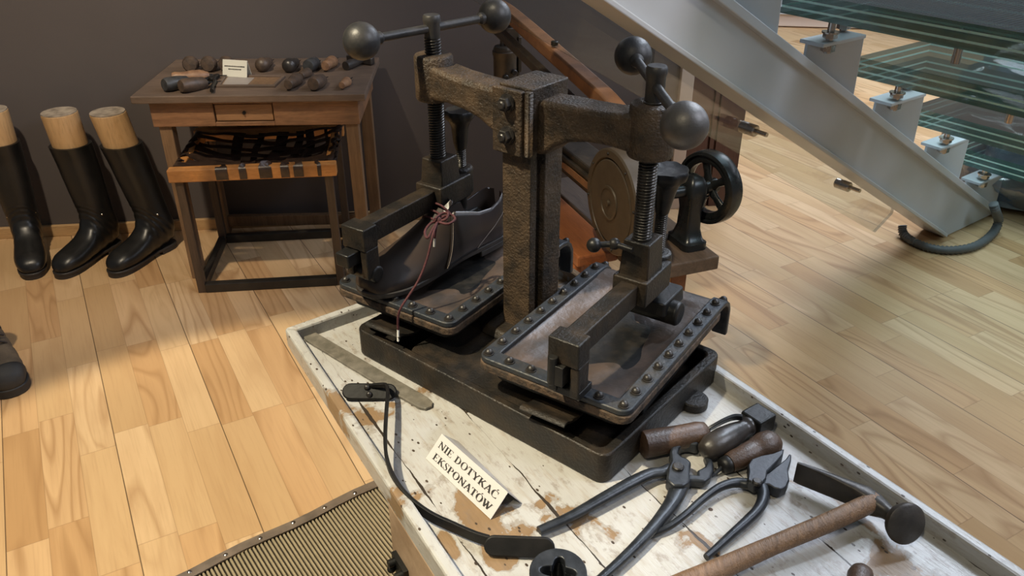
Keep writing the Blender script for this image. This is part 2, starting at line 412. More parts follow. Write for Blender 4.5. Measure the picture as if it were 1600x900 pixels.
M['paint_rim'] = paint_mat('worn_white_rim_paint', False, .022)

def glass_mat(name, tint, gloss=.06, rough=.02, k=1.0):
    t = NT(name); t.n.remove(t.b)
    tr = t.new('ShaderNodeBsdfTransparent'); tr.inputs[0].default_value = (*tint, 1)
    gl = t.new('ShaderNodeBsdfGlossy'); gl.inputs['Roughness'].default_value = rough
    fr = t.new('ShaderNodeFresnel'); fr.inputs[0].default_value = 1.5
    mx = t.new('ShaderNodeMixShader'); t.l.new(t.math('MINIMUM', t.math('MULTIPLY_ADD', fr.outputs[0], k, gloss), .9), mx.inputs[0])
    t.l.new(tr.outputs[0], mx.inputs[1]); t.l.new(gl.outputs[0], mx.inputs[2])
    t.l.new(mx.outputs[0], t.n['Material Output'].inputs[0]); return t.m
M['glass'] = glass_mat('clear_greenish_glass', (.84, .94, .92), .03)
M['glass_clear'] = glass_mat('clear_glass', (.95, .97, .965), .0, .02, .12)
M['glass_rim'] = None
def frit_mat():
    t = NT('dotted_dark_glass'); t.n.remove(t.b)
    tr = t.new('ShaderNodeBsdfTransparent'); tr.inputs[0].default_value = (.62, .74, .76, 1)
    gl = t.new('ShaderNodeBsdfGlossy'); gl.inputs['Roughness'].default_value = .04
    df = t.new('ShaderNodeBsdfDiffuse'); df.inputs[0].default_value = (.035, .05, .058, 1)
    v = t.coord(); vo = t.new('ShaderNodeTexVoronoi'); t.l.new(v, vo.inputs['Vector']); vo.inputs['Scale'].default_value = 75; vo.inputs['Randomness'].default_value = 0
    m1 = t.new('ShaderNodeMixShader'); t.l.new(t.math('GREATER_THAN', vo.outputs['Distance'], .45), m1.inputs[0]); t.l.new(tr.outputs[0], m1.inputs[1]); t.l.new(df.outputs[0], m1.inputs[2])
    fr = t.new('ShaderNodeFresnel'); fr.inputs[0].default_value = 1.5
    m2 = t.new('ShaderNodeMixShader'); t.l.new(fr.outputs[0], m2.inputs[0]); t.l.new(m1.outputs[0], m2.inputs[1]); t.l.new(gl.outputs[0], m2.inputs[2])
    t.l.new(m2.outputs[0], t.n['Material Output'].inputs[0]); return t.m
M['frit'] = frit_mat()
def edge_mat(name, c, a):
    t = NT(name)
    t.set(t.b.inputs['Base Color'], (*c, 1)); t.b.inputs['Roughness'].default_value = .15; t.b.inputs['Alpha'].default_value = a
    return t.m
M['glass_edge'] = edge_mat('green_glass_edge', (.045, .15, .13), .72)
M['glass_line'] = edge_mat('pale_green_interlayer', (.58, .88, .80), .97)
M['glass_rim'] = edge_mat('thin_glass_rim', (.10, .16, .14), .45)
M['film'] = glass_mat('wrinkled_plastic_film', (.86, .90, .95), .16, .12)

# ================================================================== the setting
fl = MB().box((1.5, 4.2, -.05), (12, 11, .1)).build('floor', M['floor'], smooth=0); struct(fl)
WA = math.atan(.109)
def wall_pt(x, off=0): return Vector((x, 3.053 + .109 * (x + 2.122) - off, 0))
WX1 = .69
wl = (WX1 + 4.2) / math.cos(WA); wc = wall_pt((WX1 - 4.2) / 2)
w = MB().box((0, .06, 1.6), (wl, .12, 3.2), T(*wc) @ RZ(WA)).build('wall_back', M['wall'], smooth=0); struct(w)
b = MB().box((0, -.009, .024), (wl - .01, .018, .048), T(*wc) @ RZ(WA)).build('baseboard_back', M['base_wood'], smooth=0, bev=.003); struct(b)
e = wall_pt(WX1)
tr = MB().box((.028, .05, 1.6), (.056, .15, 3.2), T(*e) @ RZ(WA)).build('trim_1', M['trim_white'], smooth=0, bev=.003); struct(tr)
mb = MB()
for x0, x1, dy in ((.058, .150, 0), (.150, .160, .014), (.160, .178, 0), (.178, .188, .014), (.188, .30, 0)):
    mb.box(((x0 + x1) / 2, .07 + dy / 2, 1.6), (x1 - x0, .16 - dy, 3.2), T(*e) @ RZ(WA))
struct(mb.build('trim_2', M['door_brown'], smooth=0))
struct(MB().box((3, 9.6, 1.6), (9, .12, 3.2)).build('wall_far', M['wall_far'], smooth=0))
struct(MB().box((7.4, 4.2, 1.6), (.12, 11, 3.2)).build('wall_right', M['wall_far'], smooth=0))

# ================================================================== staircase
SA = Vector((1.758, 3.011, 0)); SANG = math.atan2(.584, .8116)
st = thing('staircase', 'grey-white steel staircase with thick green-edged glass steps', 'staircase', SA, SANG)
def sl(s): return .03 - .585 * s       # lower edge of the stringer
def su(s): return .275 - .562 * s      # upper edge
s_hi = -2.75; th = .11
poly = [(s_hi, sl(s_hi)), (.045, .004), (.47, .004), (s_hi, su(s_hi))]
XZ = Matrix(((1, 0, 0, 0), (0, 0, 1, 0), (0, 1, 0, 0), (0, 0, 0, 1)))   # (x,y,z)->(x,z,y)
mb = MB(); mb.prism(poly, .012, th, XZ)
strg = mb.build('stringer', M['stair_white'], st, smooth=0, bev=.004)
mb = MB()
def flange(f0, f1, a0, a1, y0=-.012):
    mb.prism([(a0, f0(a0)), (a1, f0(a1)), (a1, f1(a1)), (a0, f1(a0))], y0, .02, XZ)
flange(lambda s: sl(s), lambda s: sl(s) + .016, s_hi, .02)
flange(lambda s: su(s) - .030, lambda s: su(s), s_hi, .43)
mb.build('flange', M['stair_white'], st, smooth=0, bev=.003)
FL = [(-1.49, 1.19), (-1.062, .943), (-.622, .690), (-.203, .447), (.202, .209), (.60, .035)]
boltm = MB(); boltm.cyl(.011, -.036, .0715, 12); boltm.lathe([(.021, -.030), (.021, -.012)], 6); boltm.lathe([(.021, .0075), (.021, .022)], 6); boltm.cyl(.026, .022, .026, 16)
boltme = boltm.mesh('bolt', M['chrome'])
for i, (s0, z0) in enumerate(FL):
    mb = MB()
    zl = su(s0 + .02) - .02; zr = su(s0 + .225) - .02
    if i == 5: zl = zr = .0
    # upright plate, set behind the shelf edge, and the shelf itself
    ya, yb, t_ = .058, .004, .010
    q = [(s0 + .006, ya, max(zl, 0)), (s0 + .216, yb, max(zr, 0)), (s0 + .206, yb, z0 - .002), (s0 + .006, ya, z0 - .002)]
    mb.add([(x, y, z) for x, y, z in q] + [(x, y + t_, z) for x, y, z in q], [(0, 1, 2, 3), (7, 6, 5, 4), (0, 4, 5, 1), (1, 5, 6, 2), (2, 6, 7, 3), (3, 7, 4, 0)])
    mb.prism([(s0 + .205, max(zr, 0)), (s0 + .217, max(zr, 0)), (s0 + .207, z0 - .002), (s0 + .195, z0 - .002)], .0145, .084, XZ)
    mb.box((s0 + .104, .042, z0 - .006), (.208, .084, .012))
    br = mb.build('step_bracket', M['stair_white'], st, smooth=0, bev=.003)
    bo = inst('bolt', boltme, br, T(s0 + .050, .018, z0))
    bo2 = inst('bolt', boltme, br, T(s0 + .19, .070, z0 + .0))
# glass steps: three laminated panes each
for i, (s0, z0) in enumerate(FL):
    sA, sB = s0 - .05, s0 + .40; y0, y1 = -1.25, .13
    zb = z0 + .072; parts = []
    root = None
    for k in range(3):
        za = zb + k * .0225
        mb = MB(); mb.cur = 0
        x0, x1 = sA + .002 * k, sB
        vs = [(x, y, z) for z in (za, za + .0165) for y in (y0, y1) for x in (x0, x1)]
        (mb.add(vs, [(0, 2, 3, 1)]) if k == 0 else 0); mb.cur = 2; (mb.add([vs[4], vs[5], vs[7], vs[6]], [(0, 1, 2, 3)]) if k == 2 else 0)
        mb.cur = 1
        mb.add(vs, [(0, 1, 5, 4), (2, 6, 7, 3), (0, 4, 6, 2), (1, 3, 7, 5)])
        if k < 2:
            mb.cur = 3; q = .0015
            vs = [(x, y, z) for z in (za + .0166, za + .0224) for y in (y0 + q, y1 - q) for x in (x0 + q, x1 - q)]
            mb.add(vs, [(0, 1, 5, 4), (2, 6, 7, 3), (0, 4, 6, 2), (1, 3, 7, 5)])
        mats = [M['glass'], M['glass_edge'], M['frit'] if i in (0, 1) else M['glass'], M['glass_line']]
        if root is None: root = mb.build('glass_step', mats, st, smooth=0)
        else: mb.build('glass_pane', mats, root, smooth=0)
    # steel spider fixings seen through the glass
    if i in (1, 2, 3, 4):
        for yy in (-.30,):
            mb = MB(); zz = zb
            mb.cyl(.012, zz - .09, zz, 12, T(s0 + .17, yy, 0)); mb.cyl(.035, zz - .006, zz - .001, 20, T(s0 + .12, yy, 0)); mb.cyl(.035, zz - .006, zz - .001, 20, T(s0 + .22, yy, 0))
            mb.box((s0 + .17, yy, zz - .012), (.13, .014, .010))
            mb.build('step_fixing', M['chrome'], root)
# conduit at the foot of the stringer
hp = [P(1410, 352, .05), P(1412, 366, .02), P(1428, 378, .016), P(1455, 388, .016), P(1490, 391, .016), P(1525, 384, .016), P(1550, 366, .018), P(1560, 346, .05), P(1556, 331, .12), P(1552, 318, .16)]
hp = spline(hp, 10); L = []
rr = [.0165 + .0022 * ((i % 2) * 2 - 1) for i in range(len(hp))]
tag(MB().tube(hp, rr, 12).build('cable_conduit', M['hose'], smooth=60), 'grey corrugated cable conduit looped around the foot of the staircase', 'conduit')
# glass balustrade below the stringer
gb = thing('glass_balustrade', 'clear glass balustrade panels running below the white stair stringer', 'balustrade', SA, SANG)
def gl_low(s): return -.115 - .578 * s + .02
for s0, s1 in ((-2.7, -1.632), (-1.622, -.17)):
    mb = MB()
    lo0, lo1 = gl_low(s0), max(gl_low(s1), .004)
    hi0, hi1 = su(s0) - .06, su(s1) - .06
    pts = [(s0, lo0), (s1, lo1), (s1, hi1), (s0, hi0)] if s1 < -1 else [(s0, lo0), (s1 - .14, gl_low(s1 - .14)), (s1 - .04, sl(s1) + .01), (s1 - .04, hi1), (s0, hi0)]
    y0, y1 = .118, .130
    vs = [(p[0], y0, p[1]) for p in pts] + [(p[0], y1, p[1]) for p in pts]; n_ = len(pts)
    mb.add(vs, [tuple(range(n_)), tuple(range(2 * n_ - 1, n_ - 1, -1))]); mb.cur = 1
    mb.add(vs, [(i, n_ + i, n_ + (i + 1) % n_, (i + 1) % n_) for i in range(n_)])
    mb.build('glass_panel', [M['glass_clear'], M['glass_rim']], gb, smooth=0)
for s, zz in ((-1.23, sl(-1.23) - .05), (-.66, sl(-.66) - .035)):
    mb = MB(); mb.cyl(.018, .06, .117, 20, T(s, 0, zz) @ RX(-PI / 2), c=.003); mb.cyl(.007, .02, .062, 12, T(s, 0, zz) @ RX(-PI / 2))
    mb.build('glass_clamp', M['chrome'], gb)
# low plinth far beyond the steps
pp = P(1262, 44, 0); pn_ = thing('plinth', 'low pale plinth on the floor far beyond the glass steps', 'plinth', (pp.x, pp.y, 0), rad(-8))
mb = MB(); mb.box((0, .40, .06), (1.1, .8, .10)); mb.build('plinth_body', M['trim_white'], pn_, smooth=0, bev=.004)
mb = MB(); mb.box((0, .40, .122), (1.16, .86, .024)); mb.build('plinth_top', M['stair_white'], pn_, smooth=0, bev=.004)
mb = MB(); mb.box((0, .40, .005), (1.04, .74, .0099)); mb.build('plinth_foot', M['trim_white'], pn_, smooth=0)
# wrapped goods on the far side of the steps
def bundle(cx, cy, cz, rx, ry, rz, seed):
    rnd = random.Random(seed); ph = [(rnd.uniform(2, 9), rnd.uniform(2, 9), rnd.uniform(0, 6), rnd.uniform(.03, .07)) for _ in range(7)]
    def fn(u, v):
        a = 2 * PI * u; b = PI * (v - .5) * .98
        k = 1 + sum(am * math.sin(f * a + g * b * 2 + p) for f, g, p, am in ((round(f), g, p, am) for f, g, p, am in ph))
        cb = abs(math.cos(b)) ** .55; sb = math.copysign(abs(math.sin(b)) ** .8, b)
        return (cx + rx * k * cb * math.cos(a), cy + ry * k * cb * math.sin(a), cz + rz * sb)
    return MB().grid(fn, 72, 30)

# ================================================================== riding boots
def side_loft(mb, secs, n=22, k=5, wrinkle=None, sq=.85):
    """secs: (yb, zb, yt, zt, half width) in the side view, toe towards +y"""
    vs = spline([Vector((a, b, 0)) for a, b, c, d, h in secs], k), spline([Vector((c, d, 0)) for a, b, c, d, h in secs], k), spline([Vector((h, 0, 0)) for a, b, c, d, h in secs], k)
    out = []
    m = len(vs[0])
    for i in range(m):
        pb, pt, hw = vs[0][i], vs[1][i], vs[2][i].x
        c = (pb + pt) / 2; h = (pt - pb) / 2
        if wrinkle:
            t = i / (m - 1); s = wrinkle(t); hw += s; h = h * (1 + s * 8)
        q = []
        for j in range(n):
            a = 2 * PI * j / n; ca, sa = math.cos(a), math.sin(a)
            cc = math.copysign(abs(ca) ** sq, ca); ss = math.copysign(abs(sa) ** sq, sa)
            p = c + h * cc
            q.append((hw * ss, p.x, p.y))
        out.append(q)
    mb.loft(out)
def footprint(pts, k=6):
    r = spline([Vector((x, y, 0)) for x, y in pts], k)
    return [(p.x, p.y) for p in r]
def sole_poly(L, ws):
    """ws: (t along from heel to toe, half width left, half width right)"""
    right = [(b, t * L) for t, a, b in ws]; left = [(-a, t * L) for t, a, b in ws][::-1]
    pts = right + left
    r = spline([Vector((x, y, 0)) for x, y in pts + [pts[0]]], 5)[:-1]
    return [(p.x, p.y) for p in r]
def lean(mb, lx, ly):
    mb.v = [Vector((p.x + lx * max(0, p.z - .12), p.y + ly * max(0, p.z - .12), p.z)) for p in mb.v]
def make_boot(top=.445, last=True, lx=0, ly=0):
    root = thing('riding_boot', 'x', 'boot', group='tall black riding boots by the wall')
    secs = [(.302, .030, .300, .042, .010), (.292, .020, .286, .066, .035), (.262, .017, .256, .083, .050), (.22, .016, .21, .093, .055),
            (.17, .018, .158, .110, .052), (.11, .022, .125, .140, .048), (.05, .026, .112, .172, .050), (.004, .036, .110, .200, .052),
            (-.014, .08, .112, .222, .055), (-.012, .14, .112, .242, .057), (-.013, .20, .112, .275, .060), (-.018, .28, .112, .325, .064),
            (-.024, .36, .112, .385, .067), (-.028, top, .116, top + .004, .069)]
    def wr(t):
        return .0022 * math.sin(t * 95) * math.exp(-((t - .50) / .13) ** 2)
    mb = MB(); side_loft(mb, secs, 26, 6, wr); lean(mb, lx, ly)
    mb.build('leather_upper', M['boot_leather'], root, smooth=60)
    sp = sole_poly(.31, [(-.035, .012, .012), (.02, .036, .036), (.15, .041, .041), (.35, .036, .038), (.6, .046, .050), (.8, .049, .052), (.93, .036, .038), (.985, .014, .014)])
    mb = MB(); mb.prism(sp, .013, .025); mb.build('sole', M['sole'], root, bev=.003)
    hp_ = [p for p in sp if p[1] < .085]
    mb = MB(); mb.prism([(p[0] * .97, p[1]) for p in hp_], 0, .014); mb.build('heel', M['sole'], root, bev=.002)
    mb = MB(); mb.prism([(p[0] * .93, p[1]) for p in sp if p[1] > .14], 0.0, .014); mb.build('tread', M['sole'], root)
    for sx in (-1, 1):
        mb = MB(); mb.sphere((sx * .047, .075, .175), .005); mb.build('spur_stud', M['chrome'], root)
    if last:
        mb = MB(); q = []
        for z, k in ((top - .09, .90), (top - .02, .95), (top + .06, .96), (top + .115, .97), (top + .122, .955)):
            q.append([(.064 * k * math.sin(2 * PI * j / 30), .044 + .066 * k * math.cos(2 * PI * j / 30) - (z - top) * .04, z) for j in range(30)])
        mb.loft(q); lean(mb, lx, ly); lo = mb.build('wooden_last', M['last_wood'], root, bev=.002)
        mb = MB(); z = top + .1225
        q = [[(.060 * math.sin(2 * PI * j / 30), .044 + .062 * math.cos(2 * PI * j / 30) - .005, zz) for j in range(30)] for zz in (z, z + .003)]
        mb.loft(q); lean(mb, lx, ly); mb.build('sawn_end', M['last_top'], lo)
    return root
def put_boot(o, heel, toe, label):
    d = Vector(toe) - Vector(heel); o.location = (heel[0], heel[1], 0); o.rotation_euler = (0, 0, math.atan2(d.y, d.x) - PI / 2); o['label'] = label
boot = make_boot(lx=.17, ly=.10); b2 = make_boot(lx=.09, ly=.05); b3 = make_boot(top=.455)
put_boot(boot, (-1.385, 2.985), (-1.515, 2.70), 'black leather riding boot on a wooden last, nearest the wooden desk')
put_boot(b2, (-1.610, 2.985), (-1.705, 2.70), 'black leather riding boot on a wooden last, middle one of the row')
put_boot(b3, (-1.935, 2.965), (-1.80, 2.70), 'black leather riding boot at the left edge, its toe turned towards the others')

# hiking boot at the left edge
hb = thing('hiking_boot', 'worn brown hiking boot with black toe cap on the bright floor', 'boot')
secs = [(.305, .030, .302, .052, .012), (.296, .022, .288, .074, .036), (.265, .020, .255, .092, .050), (.22, .020, .205, .104, .053),
        (.165, .022, .152, .130, .049), (.10, .024, .118, .160, .044), (.04, .028, .100, .185, .043), (.002, .040, .090, .205, .042), (-.006, .10, .085, .222, .043), (-.006, .165, .082, .235, .046)]
mb = MB(); side_loft(mb, secs, 26, 6, lambda t: .0018 * math.sin(t * 70) * math.exp(-((t - .5) / .2) ** 2))
mb.build('suede_upper', M['hike_brown'], hb, smooth=60)
secs2 = [(a + .004, b, c + .004, d + .002, h + .003) for a, b, c, d, h in secs[:3]] + [(.255, .02, .246, .060, .053)]
mb = MB(); side_loft(mb, secs2, 26, 5); mb.build('toe_cap', M['hike_black'], hb, smooth=60)
sp = sole_poly(.312, [(-.035, .014, .014), (.03, .040, .040), (.2, .046, .046), (.4, .044, .046), (.62, .053, .057), (.82, .055, .058), (.94, .040, .042), (.99, .015, .015)])
mb = MB(); mb.prism(sp, 0, .030); mb.build('sole', M['hike_black'], hb, bev=.004)
tg = MB()
tg.loft([[(x * hw, y, z + (1 - x * x) * .010) for x in (-1, -.6, -.2, .2, .6, 1)] + [(x * hw, y + .004, z - .012) for x in (1, 0, -1)] for y, z, hw in ((.17, .118, .020), (.145, .135, .024), (.12, .162, .028), (.10, .19, .030), (.085, .225, .032), (.08, .262, .034))])
tg.build('tongue', M['hike_cloth'], hb, smooth=60)
for k in range(5):
    y = .182 - .017 * k; z = .122 + .019 * k
    mb = MB(); mb.tube(spline([(-.036, y - .012, z - .012), (-.018, y, z + .006), (0, y + .003, z + .011), (.018, y, z + .006), (.036, y - .012, z - .012)], 4), .0032, 8)
    mb.build('lace', M['hike_cloth'], hb, smooth=60)
mb = MB(); mb.loft([[(.054 * k * math.sin(2 * PI * j / 20), .040 + .054 * k * math.cos(2 * PI * j / 20), z) for j in range(20)] for z, k in ((.19, .80), (.215, .97), (.235, .90), (.25, 1.0), (.262, .92), (.262, .80), (.20, .70))])
mb.build('collar', M['hike_cloth'], hb, smooth=60)
h0 = P(-80, 432, 0); h1 = P(24, 618, 0); d = h1 - h0
hb.location = (h1.x - .300 * d.normalized().x, h1.y - .300 * d.normalized().y, 0); hb.rotation_euler = (0, 0, math.atan2(d.y, d.x) - PI / 2)

# ================================================================== desk
DZ = .709; DA = rad(2.4)
dk = thing('desk', 'small old wooden work desk with a single drawer, tools laid on top', 'desk', (-1.262, 2.66, 0), DA)
DW, DD = .772, .49
mb = MB(); mb.box((DW / 2, DD / 2, DZ - .0125), (DW, DD, .025)); mb.build('desk_top', M['desk_top'], dk, smooth=0, bev=.003)
mb = MB(); az0, az1 = .595, DZ - .025; ah = (az0 + az1) / 2; hh = az1 - az0
x0, x1, y0, y1 = .045, DW - .030, .028, DD - .03
d0, d1 = .255, .455
mb.box(((x0 + d0) / 2, y0 + .010, ah), (d0 - x0, .02, hh)); mb.box(((x1 + d1) / 2, y0 + .010, ah), (x1 - d1, .02, hh))
mb.box(((d0 + d1) / 2, y0 + .010, az0 + .007), (d1 - d0, .02, .014)); mb.box(((d0 + d1) / 2, y0 + .010, az1 - .006), (d1 - d0, .02, .012))
mb.box((x0 + .01, (y0 + y1) / 2 + .01, ah), (.02, y1 - y0 - .02, hh)); mb.box((x1 - .01, (y0 + y1) / 2 + .01, ah), (.02, y1 - y0 - .02, hh)); mb.box(((x0 + x1) / 2, y1 - .01, ah), (x1 - x0 - .04, .02, hh))
mb.build('apron', M['desk_wood'], dk, smooth=0, bev=.002)
mb = MB(); mb.box(((d0 + d1) / 2, y0 + .017, ah + .001), (d1 - d0 - .008, .022, hh - .032))
dr = mb.build('drawer', M['drawer'], dk, smooth=0, bev=.002)
mb = MB(); mb.cyl(.006, 0, .004, 14, T((d0 + d1) / 2, y0 + .006, ah) @ RX(PI / 2)); mb.cyl(.0022, .004, .010, 8, T((d0 + d1) / 2, y0 + .006, ah) @ RX(PI / 2)); mb.build('keyhole_knob', M['iron_dark'], dr)
lw = .043
for lx, ly in ((.058, .038), (DW - .081, .038), (.058, DD - .075), (DW - .081, DD - .075)):
    mb = MB(); mb.box((lx + lw / 2, ly + lw / 2, az0 / 2), (lw, lw, az0)); mb.build('leg', M['desk_leg'], dk, smooth=0, bev=.002)
mb = MB(); mb.box((DW / 2 - .012, DD - .052, .055), (DW - .21, .025, .045)); mb.build('stretcher', M['desk_leg'], dk, smooth=0, bev=.002)

# ================================================================== stool
s0 = P(309, 459, 0); s1 = P(540, 446, 0); d = s1 - s0; SW = d.length
so = thing('stool', 'low wooden stool with woven leather seat pushed under the desk', 'stool', (s0.x, s0.y, 0), math.atan2(d.y, d.x))
SH, SD = .480, .44; lg = .028
for lx in (.002, SW - lg - .002):
    for ly in (.004, SD - lg - .004):
        mb = MB(); mb.box((lx + lg / 2, ly + lg / 2, (SH - .045) / 2), (lg, lg, SH - .045)); mb.build('leg', M['stool_leg'], so, smooth=0, bev=.002)
for n_, c_, s_ in (('front_rail', (SW / 2, .014, SH - .0225), (SW + .028, .040, .045)), ('back_rail', (SW / 2, SD - .014, SH - .0225), (SW + .028, .040, .045)),
                   ('side_rail', (.012, SD / 2, SH - .0235), (.030, SD - .07, .036)), ('side_rail', (SW - .012, SD / 2, SH - .0235), (.030, SD - .07, .036))):
    mb = MB(); mb.box(c_, s_); mb.build(n_, M['stool_rail'], so, smooth=0, bev=.004)
for n_, c_, s_ in (('stretcher', (SW / 2, .016, .0175), (SW - .06, .030, .035)), ('stretcher', (SW / 2, SD - .018, .0175), (SW - .06, .026, .035)),
                   ('stretcher', (.016, SD / 2, .0175), (.026, SD - .07, .035)), ('stretcher', (SW - .016, SD / 2, .0175), (.026, SD - .07, .035))):
    mb = MB(); mb.box(c_, s_); mb.build(n_, M['stool_bar'], so, smooth=0, bev=.003)
def sag(x, y):
    u = 2 * x / SW - 1; v = 2 * y / SD - 1
    return SH + .003 - .062 * max(0, 1 - u * u) ** .8 * max(0, 1 - v * v) ** .8
rs = random.Random(3)
fx = [.165, .235, .31, .375, .42, .49]; fw = [.040, .024, .042, .028, .032, .012]
fx = [x * SW / .533 for x in fx]
for i, (x, wd) in enumerate(zip(fx, fw)):
    pts = [(x, -.0075, SH - .040), (x, -.009, SH - .010), (x, -.001, SH + .002)]
    for j in range(13):
        y = .012 + (SD - .024) * j / 12; pts.append((x + .010 * math.sin(j * .5 + i), y, sag(x, y) + .0035 * (1 if (i + j // 2) % 2 else -1)))
    pts += [(x, SD + .001, SH + .002), (x, SD + .009, SH - .012), (x, SD + .008, SH - .040)]
    MB().ribbon(spline(pts, 3), wd / 2, .0013, up=(0, -1, .6)).build('seat_strap', M['strap'], so, smooth=50)
for j, y in enumerate((.055, .105, .155, .205, .255, .305, .355, .40)):
    pts = [(-.004, y, SH - .045), (-.005, y, SH - .012), (.002, y, SH + .001)]
    for i in range(13):
        x = .02 + (SW - .04) * i / 12; pts.append((x, y + .008 * math.sin(i * .6 + j), sag(x, y) + .0035 * (-1 if (j + i // 2) % 2 else 1)))
    pts += [(SW - .002, y, SH + .001), (SW + .005, y, SH - .012), (SW + .004, y, SH - .045)]
    MB().ribbon(spline(pts, 3), .019 + .004 * rs.random(), .0013, up=(-.4, 0, 1)).build('seat_strap', M['strap'], so, smooth=50)

# ------------------------------------------------------------------ tools on the desk
def dloc(px, py): return P(px, py, DZ + .012)
AW = {}
def awl_mesh(kind):
    if kind in AW: return AW[kind]
    mb = MB()
    if kind == 'knob':   pr = [(.002, 0), (.018, .002), (.0225, .012), (.021, .026), (.014, .040), (.011, .055), (.0115, .062)]
    elif kind == 'long': pr = [(.002, 0), (.011, .001), (.014, .010), (.0125, .030), (.0165, .060), (.0175, .085), (.012, .105), (.010, .110)]
    elif kind == 'fat':  pr = [(.002, 0), (.015, .001), (.018, .010), (.019, .045), (.0165, .075), (.011, .085)]
    elif kind == 'round': pr = [(.002, 0), (.013, .002), (.019, .012), (.020, .026), (.016, .042), (.0125, .05), (.0145, .066), (.013, .085), (.010, .09)]
    else:                pr = [(.002, 0), (.008, .001), (.010, .008), (.009, .020), (.0125, .045), (.013, .058), (.008, .070)]
    pr = [(r * 1.3, z * 1.12) for r, z in pr]; mb.lathe(pr, 20)
    L = pr[-1][1]; r = max(p[0] for p in pr)
    f = MB(); f.cyl(.0075, L - .001, L + .012, 14, c=.001); f.cyl(.0028, L + .010, L + .060, 10, r2=.0012)
    AW[kind] = (mb, f, L, r); return AW[kind]
AM = {}
def awl(px, py, ang, kind, mat, label, name='awl', tipmat='iron_dark'):
    mb, f, L, r = awl_mesh(kind)
    p = P(px, py, DZ + r)
    k = (kind, mat)
    if k not in AM: AM[k] = (mb.mesh('handle', M[mat], 50), f.mesh('tip', M[tipmat], 50))
    root = thing(name, label, 'awl', (p.x, p.y, DZ + .0005), rad(ang), group='hand tools lying on the desk')
    lean = math.asin(min(.9, (r - .006) / (L + .03)))
    Mx = T(0, 0, r) @ RY(PI / 2 + lean * .7)
    inst('handle', AM[k][0], root, Mx); inst('tip', AM[k][1], root, Mx)
awl(296, 101, 95, 'knob', 'handle_mid', 'dark round-knobbed awl, first at the left of the back row on the desk')
awl(324, 101, 91, 'knob', 'handle_mid', 'dark round-knobbed awl, second from the left in the back row on the desk')
awl(351, 101, 85, 'knob', 'handle_mid', 'dark awl peeping out behind the left side of the small cream card', )
awl(407, 103, 88, 'round', 'handle_mid', 'dark round awl alone to the right of the small cream card')
awl(449, 104, 86, 'round', 'handle_dark', 'black awl with grey upper end, in the back row above the split-handled awl')
awl(481, 104, 85, 'fat', 'handle_grey', 'dull grey stout awl in the back row, left of the light brown one')
awl(508, 104, 86, 'long', 'handle_light', 'light orange-brown awl handle in the back row of the desk')
awl(450, 133, 86, 'long', 'handle_mid', 'long olive-brown awl beside the right edge of the framed plate')
awl(489, 132, 83, 'fat', 'handle_mid', 'stout brown awl in the middle of the front right row on the desk')
awl(534, 134, 85, 'small', 'handle_light', 'thin small brown awl nearest the right front corner of the desk')
awl(470, 119, 81, 'small', 'handle_mid', 'short brown awl leaning beside the long olive-brown awl on the desk')
awl(256, 133, 52, 'fat', 'handle_grey', 'dark grey fat handle at the far left front of the desk')
awl(282, 135, 52, 'fat', 'handle_mid', 'brown fat handle beside the dark grey one at the left of the desk')
awl(268, 121, 25, 'long', 'handle_light', 'orange-brown handle lying behind the two fat handles on the desk')
# small hammer at the back right
p = P(540, 104, DZ + .014)
hm = thing('small_hammer', 'small black hammer lying at the back right corner of the desk', 'hammer', (p.x, p.y, DZ), rad(62), group='hand tools lying on the desk')
mb = MB(); mb.tube([(0, 0, .016), (.03, 0, .016), (.07, 0, .015), (.10, 0, .014)], [.016, .018, .013, .010], 14); mb.build('handle', M['handle_dark'], hm)
mb = MB(); mb.ribbon([(.105, .075, .014), (.105, .03, .015), (.105, -.02, .015), (.105, -.045, .015)], [.006, .010, .012, .012], [.010, .012, .013, .013]); mb.build('head', M['handle_dark'], hm, bev=.003)
# pliers on the desk
def zp(px, py, z=DZ + .010): return P(px, py, z)
pl = thing('small_pliers', 'small dark pliers lying open on the left half of the desk', 'pliers', (0, 0, 0), group='hand tools lying on the desk')
piv = zp(331, 123)
for nm, pts in (('handle', [(331, 122), (318, 125), (303, 132), (289, 140)]), ('handle', [(333, 124), (336, 128), (332, 135), (331, 142)])):
    MB().tube(spline([zp(*q) - piv for q in pts], 4), .0065, 10).build(nm, M['iron_dark'], pl)
MB().ribbon([zp(*q) - piv for q in ((334, 125), (327, 120), (319, 116))], [.010, .011, .005], .007).build('jaw', M['iron_dark'], pl, bev=.002)
MB().ribbon([zp(*q) - piv for q in ((330, 124), (337, 119), (343, 118))], [.010, .011, .005], .0065).build('jaw', M['iron_dark'], pl, bev=.002)
pl.location = piv
# framed plate let into the desk and standing card
fr = thing('framed_plate', 'flat framed dark plate lying in the middle of the desk', 'plate', (0, 0, 0))
q4 = [P(x, y, DZ) for x, y in ((338, 137), (430, 137), (446, 121), (352, 119))]; c = sum(q4, Vector()) / 4
fr.location = (c.x, c.y, DZ)
o4 = [(p.x - c.x, p.y - c.y) for p in q4]; i4 = [(x * .90, y * .80) for x, y in o4]
mb = MB(); mb.ringprism(o4, i4, .0004, .008); mb.build('frame', M['desk_top'], fr, smooth=0, bev=.001)
mb = MB(); mb.prism(i4, .0004, .003); mb.build('plate_face', M['desk_leg'], fr, smooth=0)
mb = MB(); mb.prism([(x * .95 if x < 0 else x * .02, y * .92) for x, y in i4], .0031, .0036); mb.build('paper_slip', plain('greyed_paper', (.30, .26, .23), .5), fr, smooth=0)
a = P(348, 119, DZ + .004); bq = P(386, 121.5, DZ + .004); d = bq - a
cd = thing('name_card', 'small cream card with two printed lines standing among the desk tools', 'card', a, math.atan2(d.y, d.x))
W_ = d.length; Hc = .058; tl = rad(-18)
